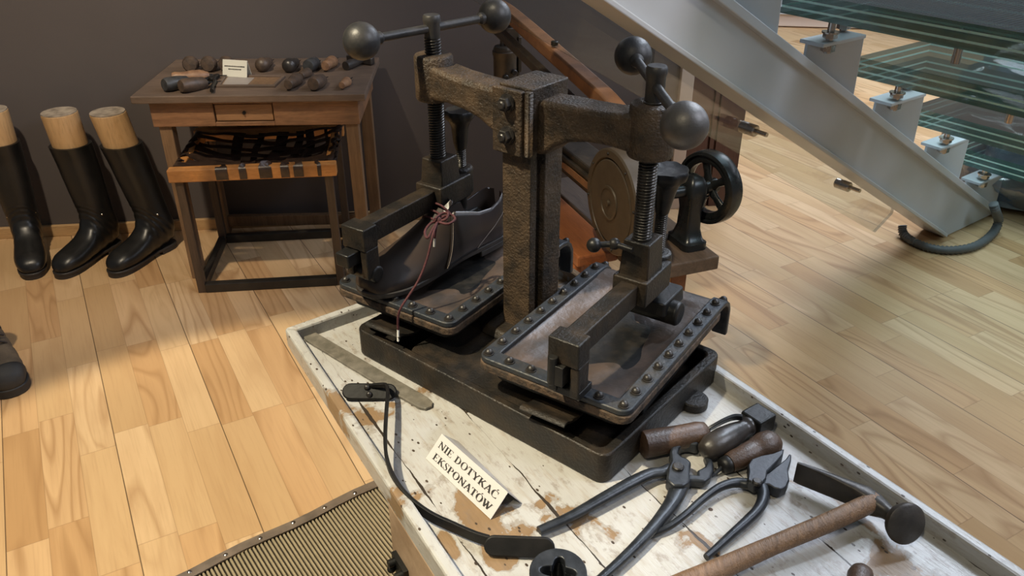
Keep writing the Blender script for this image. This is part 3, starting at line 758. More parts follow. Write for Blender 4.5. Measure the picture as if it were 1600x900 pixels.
mb = MB(); mb.box((W_ / 2, 0, Hc / 2), (W_, .0008, Hc), RX(tl)); mb.build('card_face', M['label_paper'], cd, smooth=0)
mb = MB(); mb.box((W_ / 2, .036, Hc / 2 - .003), (W_, .0008, Hc), T(0, 0, 0) @ RX(0)); 
mb2 = MB(); mb2.add([(0, .0185, Hc * .95), (W_, .0185, Hc * .95), (W_, .036, -.003), (0, .036, -.003)], [(0, 1, 2, 3)]); mb2.build('card_back', M['label_paper'], cd, smooth=0, solid=.0008)
mb = MB(); rr_ = random.Random(5)
for z, xa, xb in ((.036, .08, .90), (.026, .24, .72)):
    x = W_ * xa
    while x < W_ * xb:
        w_ = rr_.uniform(.0022, .0042); mb.box((x + w_ / 2, -.0007, z), (w_, .0004, rr_.uniform(.003, .0042)), RX(tl)); x += w_ + .0009
mb.build('printing', M['ink'], cd, smooth=0)

# ================================================================== display table
TZ = .72; RT = .745
TA = rad(-31.5)                      # table axis: local +y runs away from the camera
TL = Vector((.5225, -.8526, 0)); 
tb = thing('display_table', 'low cobbler table of worn white painted planks with a raised rim', 'table', (0, .85, 0), PI / 2 - rad(58.5))
tb.rotation_euler = (0, 0, rad(31.5))
Tinv = (T(0, .85, 0) @ RZ(rad(31.5))).inverted()
def tl_(p): q = Tinv @ Vector((p[0], p[1], 0)); return (q.x, q.y)
BLc = Vector((-.39, 1.186)); BRc = Vector((.0455, 1.522))
dl = Vector((.315, -.531)).normalized(); drr = Vector((.283, -.44)).normalized()
FLc = BLc + dl * .92; FRc = BRc + drr * 1.22
outer = [tl_(q) for q in (FLc, FRc, BRc, BLc)]
def inset(poly, d):
    n = len(poly); out = []
    for i in range(n):
        p0 = Vector(poly[i - 1]); p1 = Vector(poly[i]); p2 = Vector(poly[(i + 1) % n])
        a = (p1 - p0).normalized(); b_ = (p2 - p1).normalized(); na = Vector((-a.y, a.x)); nb = Vector((-b_.y, b_.x))
        k = na + nb; k = k / k.length; out.append(tuple(p1 + k * (d / max(.2, k.dot(na)))))
    return out
inn = inset(outer, .017)
mb = MB(); mb.prism(inset(outer, .004), TZ - .022, TZ); top = mb.build('plank_top', M['paint'], tb, smooth=0)
for i in range(4):
    j = (i + 1) % 4
    mb = MB(); mb.prism([outer[i], outer[j], inn[j], inn[i]], TZ - .012, RT - (.001 if i % 2 else 0)); mb.build('rim', M['paint_rim'], tb, smooth=0, bev=.004, seg=2)
ap = inset(outer, .004)
def lerp2(a, b, t): return (a[0] + (b[0] - a[0]) * t, a[1] + (b[1] - a[1]) * t)
k0 = 1 - .425 / .92; k1 = 1 - .60 / 1.22
cab = [ap[0], ap[1], lerp2(ap[1], ap[2], k1), lerp2(ap[0], ap[3], k0)]
mb = MB(); mb.prism(cab, .10, TZ - .0225); mb.build('cabinet_box', M['beige_paint'], tb, smooth=0, bev=.003)
for i, q in enumerate(inset(outer, .06)[:2] + inset(outer, .19)[2:]):
    lh = .0995 if i < 2 else TZ - .0225
    mb = MB(); mb.box((q[0], q[1], lh / 2), (.05, .05, lh)); mb.build('leg', M['beige_paint'], tb, smooth=0, bev=.003)
# iron catch on the left side panel
c = P(632, 886, TZ - .115); mb = MB()
nrm = Vector((-.8526, -.5225, 0)); 
lc = Tinv @ c
side_o = Vector(ap[3]); side_d = (Vector(ap[0]) - side_o).normalized(); side_n = Vector((side_d.y, -side_d.x))
tt = (Vector((lc.x, lc.y)) - side_o).dot(side_d); base = side_o + side_d * tt
fm = frame((base.x, base.y, lc.z), (-side_d.y if False else side_n.x, side_n.y, 0), (side_d.x, side_d.y, 0))
if (Vector((side_n.x, side_n.y)) .dot(Vector((0, 0)) - base)) > 0: fm = fm @ RY(PI)
mb.box((0, 0, .003), (.042, .03, .008), fm)
for xx in (-.013, .013):
    mb.cyl(.006, .006, .016, 12, fm @ T(xx, .003, 0)); mb.sphere((xx, -.008, .012), .006, fm)
mb.build('catch', M['iron_dark'], tb)

# ================================================================== ribbed seat beside the table
RZs = .50
rib = thing('ribbed_stool', 'stool with a ribbed beige rubber seat edged by a studded leather strip', 'stool', (0, 0, 0))
ra = P(581, 765, RZs); rb_ = P(302, 899, RZs); xd = (ra - rb_).normalized(); ydn = Vector((xd.y, -xd.x, 0))   # towards the camera
if ydn.y > 0: ydn = -ydn
rib.location = (ra.x, ra.y, 0); rib.rotation_euler = (0, 0, math.atan2(-ydn.y, -ydn.x) - PI / 2)
# local: x from ra backwards (-x = away from the table), y negative = towards camera
RW, RD = .42, .36
def ribz(u): return .0036 * math.sin(u * 2 * PI)
per = .0062; nr = int(RW / per)
vs = []; fs = []; k = 6
prof = [(-i * per / k, ribz(i / k)) for i in range(nr * k + 1)]
n = len(prof)
for y in (0, -.12, -.24, -RD):
    for x, z in prof:
        cur = .10 * 0; vs.append((x + .012 - .10 * (-y) ** 1.0 * 0, y, RZs + z - .006 * math.sin(PI * min(1, -y / RD))))
for j in range(3):
    for i in range(n - 1): fs.append((j * n + i, j * n + i + 1, (j + 1) * n + i + 1, (j + 1) * n + i))
mb = MB(); mb.add(vs, fs)
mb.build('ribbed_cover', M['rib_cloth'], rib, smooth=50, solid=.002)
mb = MB(); mb.box((-RW / 2 + .012, -RD / 2, RZs - .022), (RW, RD, .022)); seat = mb.build('seat_board', M['beige_paint'], rib, smooth=0, bev=.003)
pts = [(.014 - i * .04, .002 + .0025 * math.sin(i * 1.3), RZs + .0055) for i in range(11)]
mb = MB(); mb.ribbon(pts, .0085, .0014); sb = mb.build('edge_strip', M['grey_leather_strip'], rib, smooth=40, solid=0)
mb = MB(); mb.lathe([(.0034, 0), (.0034, .0008), (.0022, .0018), (.0003, .0022)], 12); nm_ = mb.mesh('stud', M['chrome'])
for i in range(7): inst('stud', nm_, sb, T(-.03 - i * .056, .003, RZs + .0068))
for lx in (-.02, -RW + .04):
    for ly in (-.03, -RD + .03):
        mb = MB(); mb.box((lx, ly, (RZs - .033) / 2), (.035, .035, RZs - .033)); mb.build('leg', M['beige_paint'], rib, smooth=0, bev=.002)

# ================================================================== the press
PC = Vector((.03, 1.165, TZ)); PA = rad(-40)
pr = thing('shoe_press', 'heavy black cast-iron twin screw shoe press on the white table', 'press', PC, PA)
PM = T(*PC) @ RZ(PA); PI_ = PM.inverted()
def lp(px, py, z): return PI_ @ P(px, py, z)
Zl = lambda z: z - TZ
# base casting with two open wells
A0, A1, B0, B1 = -.213, .290, -.200, .125
mb = MB(); o_ = rrect(A0, B0, A1, B1, .018); i_ = rrect(A0 + .016, B0 + .014, A1 - .016, B1 - .014, .012)
mb.ringprism(o_, i_, 0.0005, .050)
base = mb.build('base', M['iron'], pr, bev=.003)
mb = MB(); mb.prism(i_, .002, .016)
mb.prism(rrect(-.10, B0 + .01, .175, B1 - .01, .02), .016, .0475); mb.prism(rrect(-.055, -.075, .06, .075, .02), .0475, .060, None, .12)
mb.build('deck', M['iron'], base, bev=.003)
for a_, b_ in ((A1 + .004, .035), (A0 - .004, .06)):
    mb = MB(); mb.cyl(.022, .0005, .016, 24, T(a_, b_, 0), c=.002); mb.build('foot_lug', M['iron'], base)
# column
mb = MB(); zt = Zl(1.082)
hp = [(-.027, -.037), (.027, -.037), (.027, -.022), (.015, -.018), (.015, -.006), (.027, -.002), (.027, .040), (-.027, .040), (-.027, -.002), (-.015, -.006), (-.015, -.018), (-.027, -.022)]
mb.prism(hp, .045, zt + .02); mb.build('column', M['iron_rough'], pr, smooth=0, bev=.0015)
# head block
mb = MB(); z0, z1 = zt, Zl(1.178)
mb.prism(rrect(-.031, -.040, .031, .046, .004, 2), z0, z1); 
mb.prism(rrect(-.034, -.052, .021, -.0415, .003, 2), z0 - .002, z1 - .003); mb.prism(rrect(.024, -.050, .034, -.0395, .002, 2), z0 - .001, z1 - .002)
hd = mb.build('head_block', M['iron_rough'], pr, bev=.002)
for zz in (1.156, 1.109):
    mb = MB(); mm = T(-.003, -.052, Zl(zz)) @ RX(PI / 2)
    mb.lathe([(.0135, 0), (.0135, .004), (.0105, .0045), (.0105, .012), (.0095, .013)], 6, mm @ T(0, 0, 0)); mb.cyl(.0135, 0, .003, 20, mm); mb.cyl(.006, .012, .017, 16, mm, c=.0015)
    mb.build('bolt', M['bolt'], hd)
# beam arms + bosses
mb = MB()
for s in (-1, 1):
    top_ = [(.026, 1.160), (.06, 1.162), (.10, 1.163), (.14, 1.165), (.19, 1.172)]
    bot_ = [(.19, 1.118), (.15, 1.120), (.115, 1.117), (.085, 1.110), (.06, 1.098), (.042, 1.082), (.026, 1.078)]
    poly = [(a_, Zl(z_)) for a_, z_ in top_ + bot_]
    if s < 0: poly = [(-a_, z_) for a_, z_ in poly][::-1]
    n = len(poly); 
    lay = []
    for bb, k in ((-.027, 0), (.027, 0)):
        lay.append(bb)
    mb.prism(poly, -.027, .027, XZ)
mb.build('beam', M['iron_rough'], pr, smooth=30, bev=.007, seg=3)
for s in (-1, 1):
    mb = MB(); z0, z1 = Zl(1.112), Zl(1.184)
    mb.lathe([(.024, z0), (.0295, z0 + .001), (.031, z0 + .004), (.031, z1 - .005), (.029, z1 - .001), (.026, z1)], 36, T(s * .2, 0, 0)); mb.build('screw_boss', M['iron_rough'], pr)
# screws, tommy bars, clamp arms and platforms
ballme = MB().sphere((0, 0, 0), .0272, n=40, m=28).mesh('ball', M['ball'], 80)
ballme2 = MB().sphere((0, 0, 0), .0272, n=40, m=28).mesh('ball', M['ball_bright'], 80)
tbol = MB(); tbol.cyl(.0078, 0, .0014, 16); tbol.lathe([(.0058, .0012), (.0062, .003), (.0050, .0058), (.0026, .0075), (.0003, .0080)], 14); tbolme = tbol.mesh('bolt', M['bolt'])
def press_side(s):
    ax = s * .2
    zb = Zl(1.014) if s < 0 else Zl(.990)        # top of the clamp block
    zcap = Zl(1.193) if s < 0 else Zl(1.190)
    mb = MB(); mb.thread(.0135, .0026, .0044, zb - .004, zcap + (.016 if s < 0 else -.002), T(ax, 0, 0))
    scr = mb.build('screw', M['steel_thread'], pr, smooth=50)
    c0 = zcap + (.016 if s < 0 else -.002); c1 = Zl(1.243) if s < 0 else Zl(1.232)
    mb = MB(); mb.lathe([(.0118, c0 - .002), (.0125, c0 + .002), (.0125, c1 - .014), (.0138, c1 - .010), (.0138, c1 - .003), (.012, c1)], 28, T(ax, 0, 0)); mb.build('screw_cap', M['ball'], scr)
    zbar = Zl(1.223) if s < 0 else Zl(1.2055)
    if s < 0: dv = Vector((.130, .99, 0)).normalized() * .1285
    else: dv = Vector((.683, -.730, 0)).normalized() * .156
    mb = MB(); o = Vector((ax, 0, zbar))
    e0, e1 = o - dv, o + dv
    mb.tube([e0, e1], .0066, 14); bar = mb.build('tommy_bar', M['ball'], pr)
    for e_, dd in ((e0, dv), (e1, -dv)):
        mb = MB(); u = dd.normalized(); mb.lathe([(.0098, .024), (.0098, .032), (.0066, .036)], 18, frame(e_, u)); mb.build('bar_collar', M['ball'], bar)
    inst('ball', ballme, bar, T(*(e0 if s < 0 else e0))); inst('ball', ballme if s < 0 else ballme2, bar, T(*e1))
    # assembly frame turned 6 degrees
    AF = T(ax, 0, 0) @ RZ(rad(6))
    zbt = Zl(.966) if s < 0 else Zl(.931)        # top of the clamp arm
    mb = MB()
    mb.box((0, .004, (zb + zbt) / 2 + .002), (.046, .050, zb - zbt - .004), AF, .88)
    mb.box((0, .012, zbt - .014), (.054, .084, .040), AF)
    mb.box((0, -.105, zbt - .0165), (.028, .19, .033), AF)
    mb.box((0, -.197, zbt - .0172), (.046, .0305, .037), AF)
    zfoot = Zl(.882) if s < 0 else Zl(.848)
    for xx in (-.0165, .0165):
        mb.box((xx, -.196, (zbt - .036 + zfoot) / 2), (.013, .028, zbt - .036 - zfoot + .002), AF)
    mb.box((0, -.188, (zbt - .036 + zfoot) / 2 - .004), (.024, .012, zbt - .036 - zfoot), AF)
    mb.cyl(.021, zbt - .036, zbt + .012, 24, AF @ T(0, .062, 0), c=.003)
    arm = mb.build('clamp_arm', M['iron'], pr, smooth=30, bev=.0028)
    mb = MB(); 
    if s < 0: mb.box((-.006, -.209, zbt - .048), (.026, .050, .022), AF)
    else: mb.box((-.004, -.205, zbt - .050), (.018, .030, .030), AF); mb.cyl(.007, zbt - .066, zbt - .024, 14, AF @ T(-.012, -.216, 0), c=.001)
    mb.build('wedge', M['iron_dark'], arm, bev=.002)
    mb = MB(); mm = AF @ T(0, -.190, zfoot + .002) @ RY(PI / 2)
    if s < 0: mb.cyl(.014, -.022, .026, 22, mm, c=.003)
    else: mb.box((.004, -.190, zfoot + .002), (.040, .034, .012), AF)
    mb.build('toe_foot', M['iron_dark'], arm, bev=.0015)
    # thumb screw
    zk = Zl(1.072) if s < 0 else Zl(1.068)
    zend = Zl(.892) if s < 0 else Zl(.872)
    mb = MB(); q = []
    for z_, r_, sc in ((zk - .062, .010, 0), (zk - .050, .0125, 0), (zk - .024, .0185, 0), (zk - .014, .023, .0), (zk - .008, .030, .03), (zk + .002, .0325, .05), (zk + .006, .030, .05), (zk + .004, .022, .02), (zk + .0035, .010, 0), (zk + .0035, .002, 0)):
        r_ *= (.80 if s < 0 and z_ > zk - .03 else 1.0); q.append([(r_ * (1 + sc * math.cos(8 * 2 * PI * k / 48)) * math.cos(2 * PI * k / 48), r_ * (1 + sc * math.cos(8 * 2 * PI * k / 48)) * math.sin(2 * PI * k / 48), z_) for k in range(48)])
    mb.loft(q, AF @ T(0, .062, 0)); kn = mb.build('thumb_screw', M['iron_dark'], pr, smooth=50)
    mb = MB(); mb.thread(.0092, .0016, .0034, zbt - .002, zk - .060, AF @ T(0, .062, 0), 20); mb.build('rod_thread', M['steel_thread'], kn, smooth=50); mb = MB(); mb.cyl(.0088, zend, zbt - .03, 18, AF @ T(0, .062, 0)); mb.build('screw_rod', M['steel_thread'], kn, smooth=50)
    mb = MB()
    if s > 0:
        mb.prism(rrect(-.030, .024, .036, .098, .006, 3), zend - .016, zend + .006, AF, .06); mb.cyl(.019, -.042, .048, 22, AF @ T(.002, .052, zend - .018) @ RY(PI / 2), c=.003)
    else:
        mb.prism(rrect(-.020, .036, .020, .090, .006, 3), zend - .012, zend + .004, AF, .1); mb.cyl(.011, -.02, .02, 18, AF @ T(.0, .088, zend - .012) @ RY(PI / 2), c=.003)
    mb.build('heel_pad', M['iron_dark'], kn, bev=.002)
    # ---- platform
    zp_ = Zl(.832)
    CX = .038 if s < 0 else -.038
    PF = AF @ T(CX, 0, zp_)
    HW = .121; V0 = -.183; VF = .155; R = .034; DROP = .040
    Lf = VF - V0; Lt = Lf + R * PI / 2 + DROP
    def S(u, v, h=0):
        """surface of the pad carrier: flat, then bent down at the heel end"""
        if v <= Lf: return Vector((u, V0 + v, h))
        w_ = v - Lf
        if w_ <= R * PI / 2:
            a_ = w_ / R; return Vector((u, VF + (R + h) * math.sin(a_), -R + (R + h) * math.cos(a_)))
        return Vector((u, VF + R + h, -R - (w_ - R * PI / 2)))
    rw = .025; rc = .017; out = []; inp = []
    nv = 26
    def side(sg, seq):
        for v in seq: out.append((sg * HW, v)); inp.append((sg * (HW - rw), max(v, rw)))
    vseq = [rc + (Lt - rc) * i / nv for i in range(nv + 1)]
    side(-1, vseq[::-1])
    for i in range(1, 7):
        a_ = PI + PI / 2 * i / 7; out.append((-HW + rc + rc * math.cos(a_), rc + rc * math.sin(a_))); inp.append((-HW + rw, rw))
    for i in range(0, 11):
        x = -HW + rc + (2 * HW - 2 * rc) * i / 10; out.append((x, 0)); inp.append((max(-HW + rw, min(HW - rw, x)), rw))
    for i in range(1, 7):
        a_ = -PI / 2 + PI / 2 * i / 7; out.append((HW - rc + rc * math.cos(a_), rc + rc * math.sin(a_))); inp.append((HW - rw, rw))
    side(1, vseq)
    n = len(out); vs = []
    for h in (.002, -.007):
        for L_ in (out, inp):
            for u, v in L_: vs.append(S(u, v, h))
    fs = []
    for i in range(n - 1):
        fs += [(i, i + 1, n + i + 1, n + i), (2 * n + i, 3 * n + i, 3 * n + i + 1, 2 * n + i + 1), (i, 2 * n + i, 2 * n + i + 1, i + 1), (n + i, n + i + 1, 3 * n + i + 1, 3 * n + i)]
    fs += [(0, n, 3 * n, 2 * n), (n - 1, 3 * n - 1, 4 * n - 1, 2 * n - 1)]
    # tray body
    mb = MB(); hw2 = HW - .014
    mb.prism(rrect(-hw2, V0 + .016, hw2, VF - .005, .02), -.040, -.0135, PF)
    mb.prism(rrect(-hw2 * .62, -.10, hw2 * .62, .10, .02), .0600 - zp_, -.040, PF) if True else None
    if s > 0: mb.prism([(hw2 - .014, -.10), (hw2, -.10), (hw2 - .004, .12), (hw2 - .014, .12)], -.062, -.040, PF)
    plat = mb.build('shoe_platform', M['iron_dark'], pr, bev=.003)
    mb = MB(); mb.add(vs, fs, PF); mb.build('clamp_frame', M['frame_iron'], plat, smooth=40, bev=.0018)
    # lower leather layers that show as a brown edge
    oo = rrect(-HW - .0012, V0 - .0012, HW + .0012, VF - .004, .018); ii = rrect(-HW + .02, V0 + .02, HW - .02, VF - .03, .018)
    mb = MB(); mb.ringprism(oo, ii, -.0205, -.0074, PF); mb.build('leather_edge', M['layer_edge'], plat, smooth=30, bev=.002)
    # sagging leather pad
    def fn(u, v):
        x = (u - .5) * 2 * (HW - rw + .004); vv = rw - .004 + v * (Lt - rw)
        e_ = max(0, 1 - (2 * u - 1) ** 2) ** .7
        t_ = max(0.0, min(1.0, v / .72)); g_ = math.sin(PI * t_) ** .8
        z_ = -.006 - .013 * e_ * g_ + .0016 * math.sin(9 * u + 14 * v) * e_ + .0012 * math.sin(23 * u - 11 * v) * e_
        if v > .72: z_ = -.004
        return S(x, vv, z_)
    mb = MB(); mb.grid(fn, 40, 60, PF); mb.build('leather_pad', M['pad_leather'], plat, smooth=80, solid=.003)
    bv = [.013] + [.013 + (Lf - .012) * i / 9.3 for i in range(1, 10)]
    pos = [(sg * (HW - .0125), v) for sg in (-1, 1) for v in bv] + [(x, .0125) for x in (-.072, -.036, 0, .036, .072)]
    pos += [(sg * (HW - .0125), Lf + R * PI / 2 * .55) for sg in (-1, 1)] + [(sg * (HW - .0125), Lf + R * PI / 2 + .018) for sg in (-1, 1)]
    for u, v in pos:
        p0 = S(u, v, .002); p1 = S(u, v, .02)
        inst('bolt', tbolme, plat, PF @ frame(p0, p1 - p0))
    # spring leaf under the toe end
    pts = [(0, V0 + .06, -.046), (0, V0 + .02, -.050), (0, V0 - .004, -.044), (0, V0 - .016, -.038), (0, V0 - .024, -.040)]
    xx = .0 if s < 0 else .005
    mb = MB(); mb.ribbon(spline([(xx, y, z) for _, y, z in pts], 5), .036, .0018, PF, up=(0, 0, 1)); mb.build('spring_leaf', M['iron'], plat, smooth=50)
    return AF, PF
AFL, PFL = press_side(-1)
AFR, PFR = press_side(1)
# small lever knob beside the right clamp block
mb = MB(); q0 = lp(960, 381, .985); q1 = lp(928, 383, .985)
mb.tube([q0 + Vector((.03, 0, 0)), q0, q1], [.004, .0045, .0045], 10); mb.sphere(q0, .0085); mb.sphere(q1, .0105); mb.build('lever_knob', M['iron_dark'], pr, smooth=60)

# ================================================================== the brown shoe in the press
SM = PM @ PFL @ T(.000, .108, -.004) @ RZ(PI - rad(8))
sh = thing('derby_shoe', 'dark brown leather lace-up shoe clamped on the left pad of the press', 'shoe')
sh.matrix_world = SM
SI = SM.inverted()
SS = [(.306, .010, .008, .034, .004, 0), (.298, .030, .021, .039, .009, 0), (.272, .043, .032, .045, .014, 0), (.238, .049, .036, .051, .017, 0),
      (.20, .049, .034, .061, .019, 0), (.17, .046, .029, .075, .019, 0), (.147, .043, .025, .090, .016, 0), (.131, .041, .023, .102, .012, 0),
      (.128, .041, .026, .106, 0, 1), (.10, .037, .027, .097, 0, 1), (.07, .034, .027, .086, 0, 1), (.04, .033, .026, .083, 0, 1),
      (.016, .031, .024, .091, 0, 1), (.002, .024, .018, .096, 0, 1), (-.006, .010, .007, .097, 0, 1)]
def sec_at(y):
    for a, b in zip(SS, SS[1:]):
        if b[0] <= y <= a[0]:
            t = (a[0] - y) / (a[0] - b[0]); return [a[k] + (b[k] - a[k]) * t for k in range(5)]
    return list(SS[-1][:5])
def wall(y, t, off=0):
    s_ = sec_at(y); hw = s_[1] + (s_[2] - s_[1]) * t ** 1.6; bul = .003 * math.sin(PI * t)
    return hw + bul + off, .020 + (s_[3] - .020) * t
secs = []
for (y, hb_, ht, zc, cr, op) in SS:
    L = []; nw = 9
    for i in range(nw):
        x, z = wall(y, i / (nw - 1)); L.append((-x, y, z))
    for i in range(1, 12):
        f = i / 12 * 2 - 1
        if op:
            wi = ht - .003; dz = min(1, (1 - abs(f)) * 3.2)
            L.append((f * wi, y - (.003 if y > .12 else 0), zc - (zc - .032) * dz))
        else: L.append((f * ht, y, zc + cr * (1 - f * f)))
    L += [(-p[0], p[1], p[2]) for p in L[:nw]][::-1]
    secs.append(L)
mb = MB()
# subdivide along the length
fine = []
for k in range(len(secs[0])):
    pass
for i in range(len(secs) - 1):
    stp = 1 if i == 7 else 4
    for j in range(stp):
        t = j / stp
        p0 = secs[max(i - 1, 0)] if i != 8 else secs[i]; p1 = secs[i]; p2 = secs[i + 1]; p3 = secs[min(i + 2, len(secs) - 1)] if i != 6 else secs[i + 1]
        row = []
        for a, b, c, d_ in zip(p0, p1, p2, p3):
            a, b, c, d_ = Vector(a), Vector(b), Vector(c), Vector(d_)
            row.append(.5 * ((2 * b) + (c - a) * t + (2 * a - 5 * b + 4 * c - d_) * t * t + (3 * b - a - 3 * c + d_) * t ** 3))
        fine.append(row)
fine.append([Vector(p) for p in secs[-1]])
mb.loft(fine); mb.build('vamp', M['lit_toe_leather'], sh, smooth=55)
for sg in (-1, 1):
    def fn(u, v):
        yf = .172 - .040 * v; y = -.002 + (yf + .002) * u
        x, z = wall(y, .05 + .95 * v, .0016); return Vector((sg * x, y, z + (.001 if v > .98 else 0)))
    mb = MB(); mb.grid(fn, 36, 10); q = mb.build('quarter', M['shoe_leather'], sh, smooth=80, solid=.0016)
    mb = MB(); pts = [fn(1, v / 10) + Vector((sg * .0012, -.003, 0)) for v in range(11)]; mb.tube(pts, .0006, 6)
    pts = [fn(u / 30, .985) + Vector((sg * .0006, 0, -.001)) for u in range(31)]; mb.tube(pts, .0006, 6)
    mb.build('stitching', M['stitch'], q)
    mb = MB(); pts = []
    for i in range(13):
        t = i / 12; y = .085 - .082 * t; v = .62 - .46 * (1 - t) ** 2 * 1.0
        x, z = wall(y, max(.08, v * (t ** .35) + .06), .0026); pts.append((sg * x, y, z))
    mb.tube(pts, .0008, 6); mb.build('counter_seam', M['stitch'], q)
mb = MB(); mb.loft([[(x * hw, y, z - abs(x) ** 2 * .004) for x in (-1, -.5, 0, .5, 1)] + [(x * hw, y - .0025, z - .004) for x in (1, 0, -1)] for y, z, hw in ((.165, .090, .012), (.145, .103, .016), (.132, .114, .018), (.125, .119, .018), (.121, .123, .016))])
mb.build('tongue', M['shoe_leather'], sh, smooth=60)
sp = sole_poly(.318, [(-.03, .012, .012), (.02, .030, .030), (.15, .035, .035), (.38, .036, .038), (.6, .047, .052), (.8, .051, .055), (.93, .036, .038), (.985, .012, .012)])
sp = [(x, y - .004) for x, y in sp]
mb = MB(); mb.prism(sp, .012, .022); mb.build('sole', M['sole'], sh, bev=.002)
mb = MB(); mb.prism([(x * .96, y) for x, y in sp if y < .082], .0002, .0125); mb.build('heel', M['sole'], sh, bev=.002)
# laces
def ls(px, py, z): return SI @ P(px, py, z)
for k, (y, z) in enumerate(((.160, .088), (.150, .097), (.140, .106))):
    MB().tube(spline([(-.024, y - .008, z - .004), (-.01, y, z + .010), (.01, y + .002, z + .010), (.024, y - .008, z - .004)], 4), .0019, 8).build('lace', M['lace'], sh, smooth=60)
kz = .952
kn = ls(684, 345, kz)
mb = MB(); mb.sphere((0, 0, 0), .0068, T(*kn), 12, 8)
for pts in ([(684, 345, kz), (672, 350, kz), (664, 362, kz - .004), (668, 372, kz - .008), (676, 358, kz - .002), (684, 347, kz)],
            [(684, 345, kz), (694, 338, kz + .004), (706, 336, kz + .004), (711, 343, kz), (700, 350, kz), (686, 347, kz)],
            [(684, 345, kz), (680, 342, kz + .006), (690, 334, kz + .008), (700, 333, kz + .008), (697, 342, kz + .004), (686, 346, kz)]):
    mb.tube(spline([ls(*q) for q in pts], 5), .0021, 8)
mb.build('lace_bow', M['lace'], sh, smooth=60)
ends = [(683, 348, kz), (676, 368, .945), (668, 402, .915), (655, 436, .885), (638, 463, .862), (627, 480, .847), (622, 495, .830), (622, 515, .806)]
pl_ = spline([ls(*q) for q in ends], 6)
le = MB().tube(pl_, .0019, 8).build('lace_end', M['lace'], sh, smooth=60)
MB().tube([ls(622, 514, .807), ls(622, 533, .786)], .0019, 8).build('aglet', M['white_plastic'], le)
le = MB().tube(spline([ls(*q) for q in ((683, 348, kz), (681, 358, .946), (679, 372, .930))], 4), .0019, 8).build('lace_end', M['lace'], sh, smooth=60)
MB().tube([ls(679, 371, .931), ls(678.5, 385, .914)], .0018, 8).build('aglet', M['white_plastic'], le)

# ================================================================== tools on the white table
def rel(pts, z, o): return [P(x, y, z) - o for x, y in pts]
def flat(mb, pix, z0, z1, o, M_=None):
    zc = (z0 + z1) / 2
    q = [P(x, y, TZ + zc) - o for x, y in pix]
    area = sum(q[i].x * q[(i + 1) % len(q)].y - q[(i + 1) % len(q)].x * q[i].y for i in range(len(q)))
    if area < 0: q = q[::-1]
    mb.prism([(p.x, p.y) for p in q], z0, z1, M_)
def at(px, py, z=TZ): return P(px, py, z)
# flat bar
o = at(570, 575); fb = MB(); flat(fb, [(471, 519), (487, 517), (600, 583), (668, 622), (676, 629), (675, 636), (665, 640), (655, 638), (600, 607), (477, 532)], .0006, .0055, Vector((o.x, o.y, 0)))
fb = fb.build('flat_bar', M['bar_steel'], None, smooth=0, bev=.001); fb.location = (o.x, o.y, TZ)
tag(fb, 'flat grey steel bar with one rounded end lying along the table corner', 'bar')
# strap with two oval pads
cs = thing('padded_strap', 'thin black bent metal strap with an oval pad at each end', 'strap', at(610, 720))
oc = Vector(cs.location)
def stadium(L, W, n=10):
    pts = []
    for k in range(n + 1):
        a = -PI / 2 + PI * k / n; pts.append((L / 2 - W / 2 + W / 2 * math.cos(a), W / 2 * math.sin(a)))
    for k in range(n + 1):
        a = PI / 2 + PI * k / n; pts.append((-L / 2 + W / 2 + W / 2 * math.cos(a), W / 2 * math.sin(a)))
    return pts
pa, pb_ = P(535, 612, TZ + .012), P(620, 612, TZ + .012); c = (pa + pb_) / 2 - oc; xd_ = (pb_ - pa)
Lp = xd_.length
f1 = frame(c, (.05, -.62, .8), xd_)
mb = MB(); mb.prism(stadium(Lp, .026), -.003, .003, f1); pad1 = mb.build('pad', M['black_pad'], cs, bev=.002)
mb = MB()
for q in ((-.004, .006), (0, -.005)): mb.sphere((q[0], q[1], .004), .0048, f1, 14, 10)
mb.build('rivet', M['bolt'], pad1)
c2a, c2b = P(756, 852, TZ + .013), P(867, 856, TZ + .013); c = (c2a + c2b) / 2 - oc; xd2 = c2b - c2a
f2 = frame(c, (-.05, -.80, .6), xd2)
mb = MB(); mb.prism(stadium(xd2.length, .025), -.0035, .0035, f2); mb.build('pad', M['black_pad'], cs, bev=.002)
sp_ = [(577, 603, .020), (592, 602, .024), (603, 603, .026), (606, 612, .028), (604, 640, .031), (602, 680, .031), (604, 715, .028), (615, 748, .024), (637, 779, .018), (672, 806, .014), (710, 824, .012), (742, 838, .012), (765, 845, .013)]
sp_ = spline([P(x, y, TZ + z) - oc for x, y, z in sp_], 6)
mb = MB(); mb.ribbon(sp_, .0024, lerplist([.003, .004, .005, .0065, .0078, .008, .008, .008], len(sp_))); mb.build('strap_band', M['black_pad'], cs, smooth=60, bev=.0007)
# tent sign -------------------------------------------------------------
rz_ = TZ + .030
tlp, trp = P(690, 678, rz_), P(793.6, 769.6, rz_); blp, brp = P(669, 717, TZ + .001), P(766, 814, TZ + .001)
bk0, bk1 = P(716, 690, TZ + .001), P(815, 786, TZ + .001)
sg_ = thing('tent_sign', 'white folded card sign in bold black Polish capitals on the white table', 'sign', ((blp + brp) / 2))
so_ = Vector(sg_.location)
X = (trp - tlp).normalized(); Wd = (trp - tlp).length; Yv = (tlp - blp + trp - brp) / 2; Yv = Yv - X * Yv.dot(X); Hd = Yv.length; Yv.normalize(); Nn = X.cross(Yv)
FM = frame((tlp + trp) / 2 - Yv * Hd - so_ - X * (Wd / 2), Nn, X)     # x along the writing, y up the card
mb = MB(); mb.box((Wd / 2, Hd / 2, -.0004), (Wd, Hd, .0008), FM); mb.build('front_leaf', M['paper'], sg_, smooth=0)
